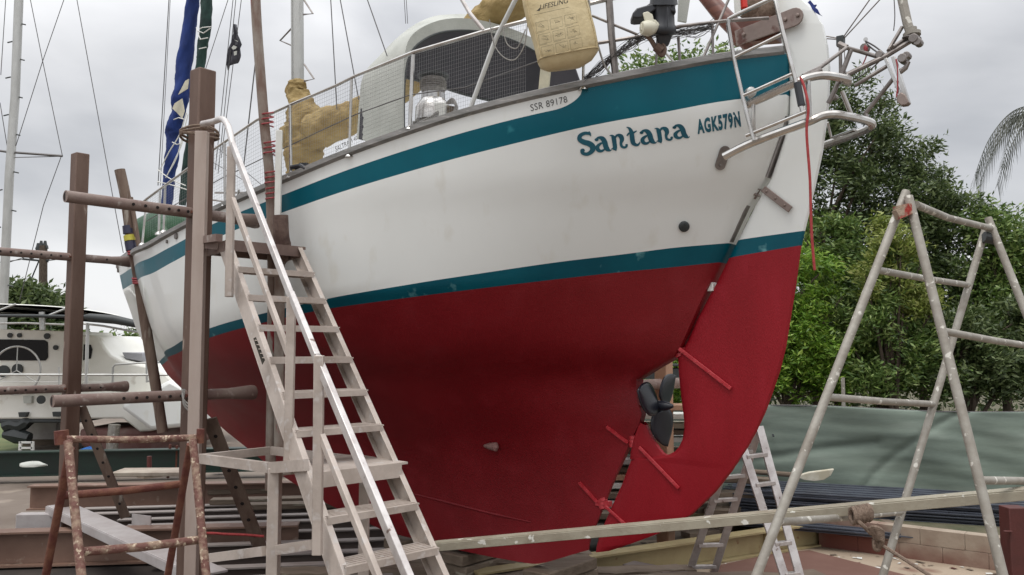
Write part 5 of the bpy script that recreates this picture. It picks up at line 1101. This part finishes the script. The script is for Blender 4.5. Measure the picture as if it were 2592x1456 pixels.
tr(1990,11.9,2.9,[(2010,760,90,120,0),(2030,900,110,110,0),(1970,860,80,130,0),(2080,940,90,70,0),(2070,700,50,70,0)],'leafb','bright green bushy wattle directly right of the rudder',51,210,120,size=.085,asp=.28,spread=.072)
tr(2230,11.8,2.5,[(2240,700,70,90,0),(2190,820,90,90,0),(2290,880,100,90,0),(2200,950,110,55,0),(2330,960,80,50,0)],'leafm','mid green feathery shrub between the legs of the trestle',61,190,110,size=.085,asp=.28,spread=.075)
tr(2260,11.6,2.6,[(2260,620,60,90,0),(2230,720,60,60,0),(2320,760,70,60,0)],'leafy','yellow green young wattle crown between the trestle legs',65,60,120,size=.085,asp=.28,spread=.075)
tr(2450,11.7,2.4,[(2440,860,90,110,0),(2530,930,110,80,0),(2400,960,90,50,0),(2590,850,80,100,0)],'leafd','dark low shrub behind the right leg of the trestle',71,170,110,size=.085,spread=.08)
tr(2120,12.6,3.0,[(2110,640,80,110,0),(2160,760,90,110,0),(2120,880,130,100,0)],'leafm','dense green shrub right behind the bright wattle',81,170,110,size=.085,spread=.08)
tr(1700,14.2,5.6,[(1640,230,110,95,0),(1760,210,100,85,0),(1860,200,90,80,0),(1700,330,160,110,0),(1850,350,120,120,0),(1800,560,200,200,0),(1800,850,220,150,0)],'leafm','green tree showing above the aft deck of the yacht',91,430,60,size=.11,spread=.15)
tr(1770,12.4,2.6,[(1780,760,70,120,0),(1740,900,90,100,0),(1700,960,90,60,0),(1850,900,80,100,0)],'leafb','green shrub seen through the gap between hull and rudder',95,180,70,size=.08,spread=.1)
# a dark dense hedge line behind everything on the right
b=gp(2250,15.2); hd=thing('hedge',b,'dark dense hedge filling the background behind the fence','hedge')
r=np.random.default_rng(5); C=np.stack([r.uniform(1.5,12.5,900),r.uniform(14.6,16,900),.4+3.4*r.random(900)**.9],1); C=C[C[:,2]<2.7+.5*np.sin(C[:,0]*1.7)]; leaf_cloud('foliage',C,'leafd',hd,26,.15,.3,.22,6)
r=np.random.default_rng(15); t2=[]
# palm at right edge
pt=at(2715,300,14.5); pb=Vector((pt.x+.1,14.6,.3)); pm=thing('palm_tree',pb,'palm with drooping grey green fronds at the upper right edge','palm tree')
g=MB(); g.tube([pb,pb+Vector((-.05,0,(pt.z-.3)*.5)),Vector((pt.x,14.5,pt.z))],[.2,.17,.15],10); g.build('trunk',M['bark'],pm)
top=Vector((pt.x,14.5,pt.z)); rp_=random.Random(3)
for k in range(15):
    g=MB(); a=k*2*math.pi/15+.25+rp_.uniform(-.1,.1); dx=Vector((math.cos(a),math.sin(a)*.8,0)); u=rp_.uniform(.85,1.15); P=[top,top+dx*.5*u+Z*.3*rp_.uniform(.2,1.3),top+dx*1.0*u+Z*.12,top+dx*1.42*u-Z*.35,top+dx*1.7*u-Z*.95*u]
    sp_=smooth_path(P,9); g.tube(sp_,[.012*(1-i/len(sp_))+.002 for i in range(len(sp_))],4)
    for i in range(5,len(sp_)):
        tdir=(sp_[i]-sp_[i-1]).normalized(); sd=tdir.cross(Z).normalized()
        for s_ in(-1,1):
            for q in range(1):
                l=rp_.uniform(.30,.5)*(1-.3*abs(i/len(sp_)-.6)); base_=sp_[i]-tdir*.03*q; e=base_+sd*s_*l*.42+tdir*l*.35-Z*l*.75; w=tdir*.013; m_=base_.lerp(e,.5)+Z*l*.12; g.add([base_-w,base_+w,m_+w,m_-w,e],[(0,1,2,3),(3,2,4)])
    g.build('frond',M['palm'],pm,smooth=False)
# left background vegetation
def tl(pxb,Y,lobs,m,label,seed,nc,npk,size,spread): b=at(pxb,900,Y); b.z=0; return tree(b,3,[lob(x,y,Y,rx,ry,b) for x,y,rx,ry in lobs],m,label,seed,nc,npk,size=size,spread=spread,trunk_r=.2,grp='distant trees on the left')
tl(60,55,[(55,750,45,30),(95,760,40,30),(30,770,30,25),(70,800,60,40)],'leafd','distant dark tree beside the utility pole',101,130,30,.5,.45)
tl(150,60,[(148,768,22,22),(140,800,40,40)],'leafd','small distant dark tree right of the utility pole',103,60,30,.5,.45)
tl(340,45,[(338,860,22,22),(330,885,40,25),(350,900,50,30)],'leafd','thin distant tree left of the bow',105,60,22,.3,.35)
b=Vector((-22,55,0)); hl=thing('hedge',b,'distant hedge along the far end of the yard on the left','hedge')
r=np.random.default_rng(55); C=np.stack([r.uniform(-42,6,700),r.uniform(50,62,700),.3+2.2*r.random(700)],1); leaf_cloud('foliage',C,'leafm',hl,24,.6,.5,.6,16)
gs=MB(); q=[ground(-200,1150),ground(60,1162),ground(110,1100),ground(90,960),ground(-300,960)]; gs.add([p+Z*.006 for p in q],[tuple(range(5))]); tag(gs.build('grass_verge',mat('grass',(.06,.10,.03),.95,col2=(.14,.15,.06),scale=.8)),kind='structure')
for o in bpy.data.objects:
    if '_o' in o: del o['_o']
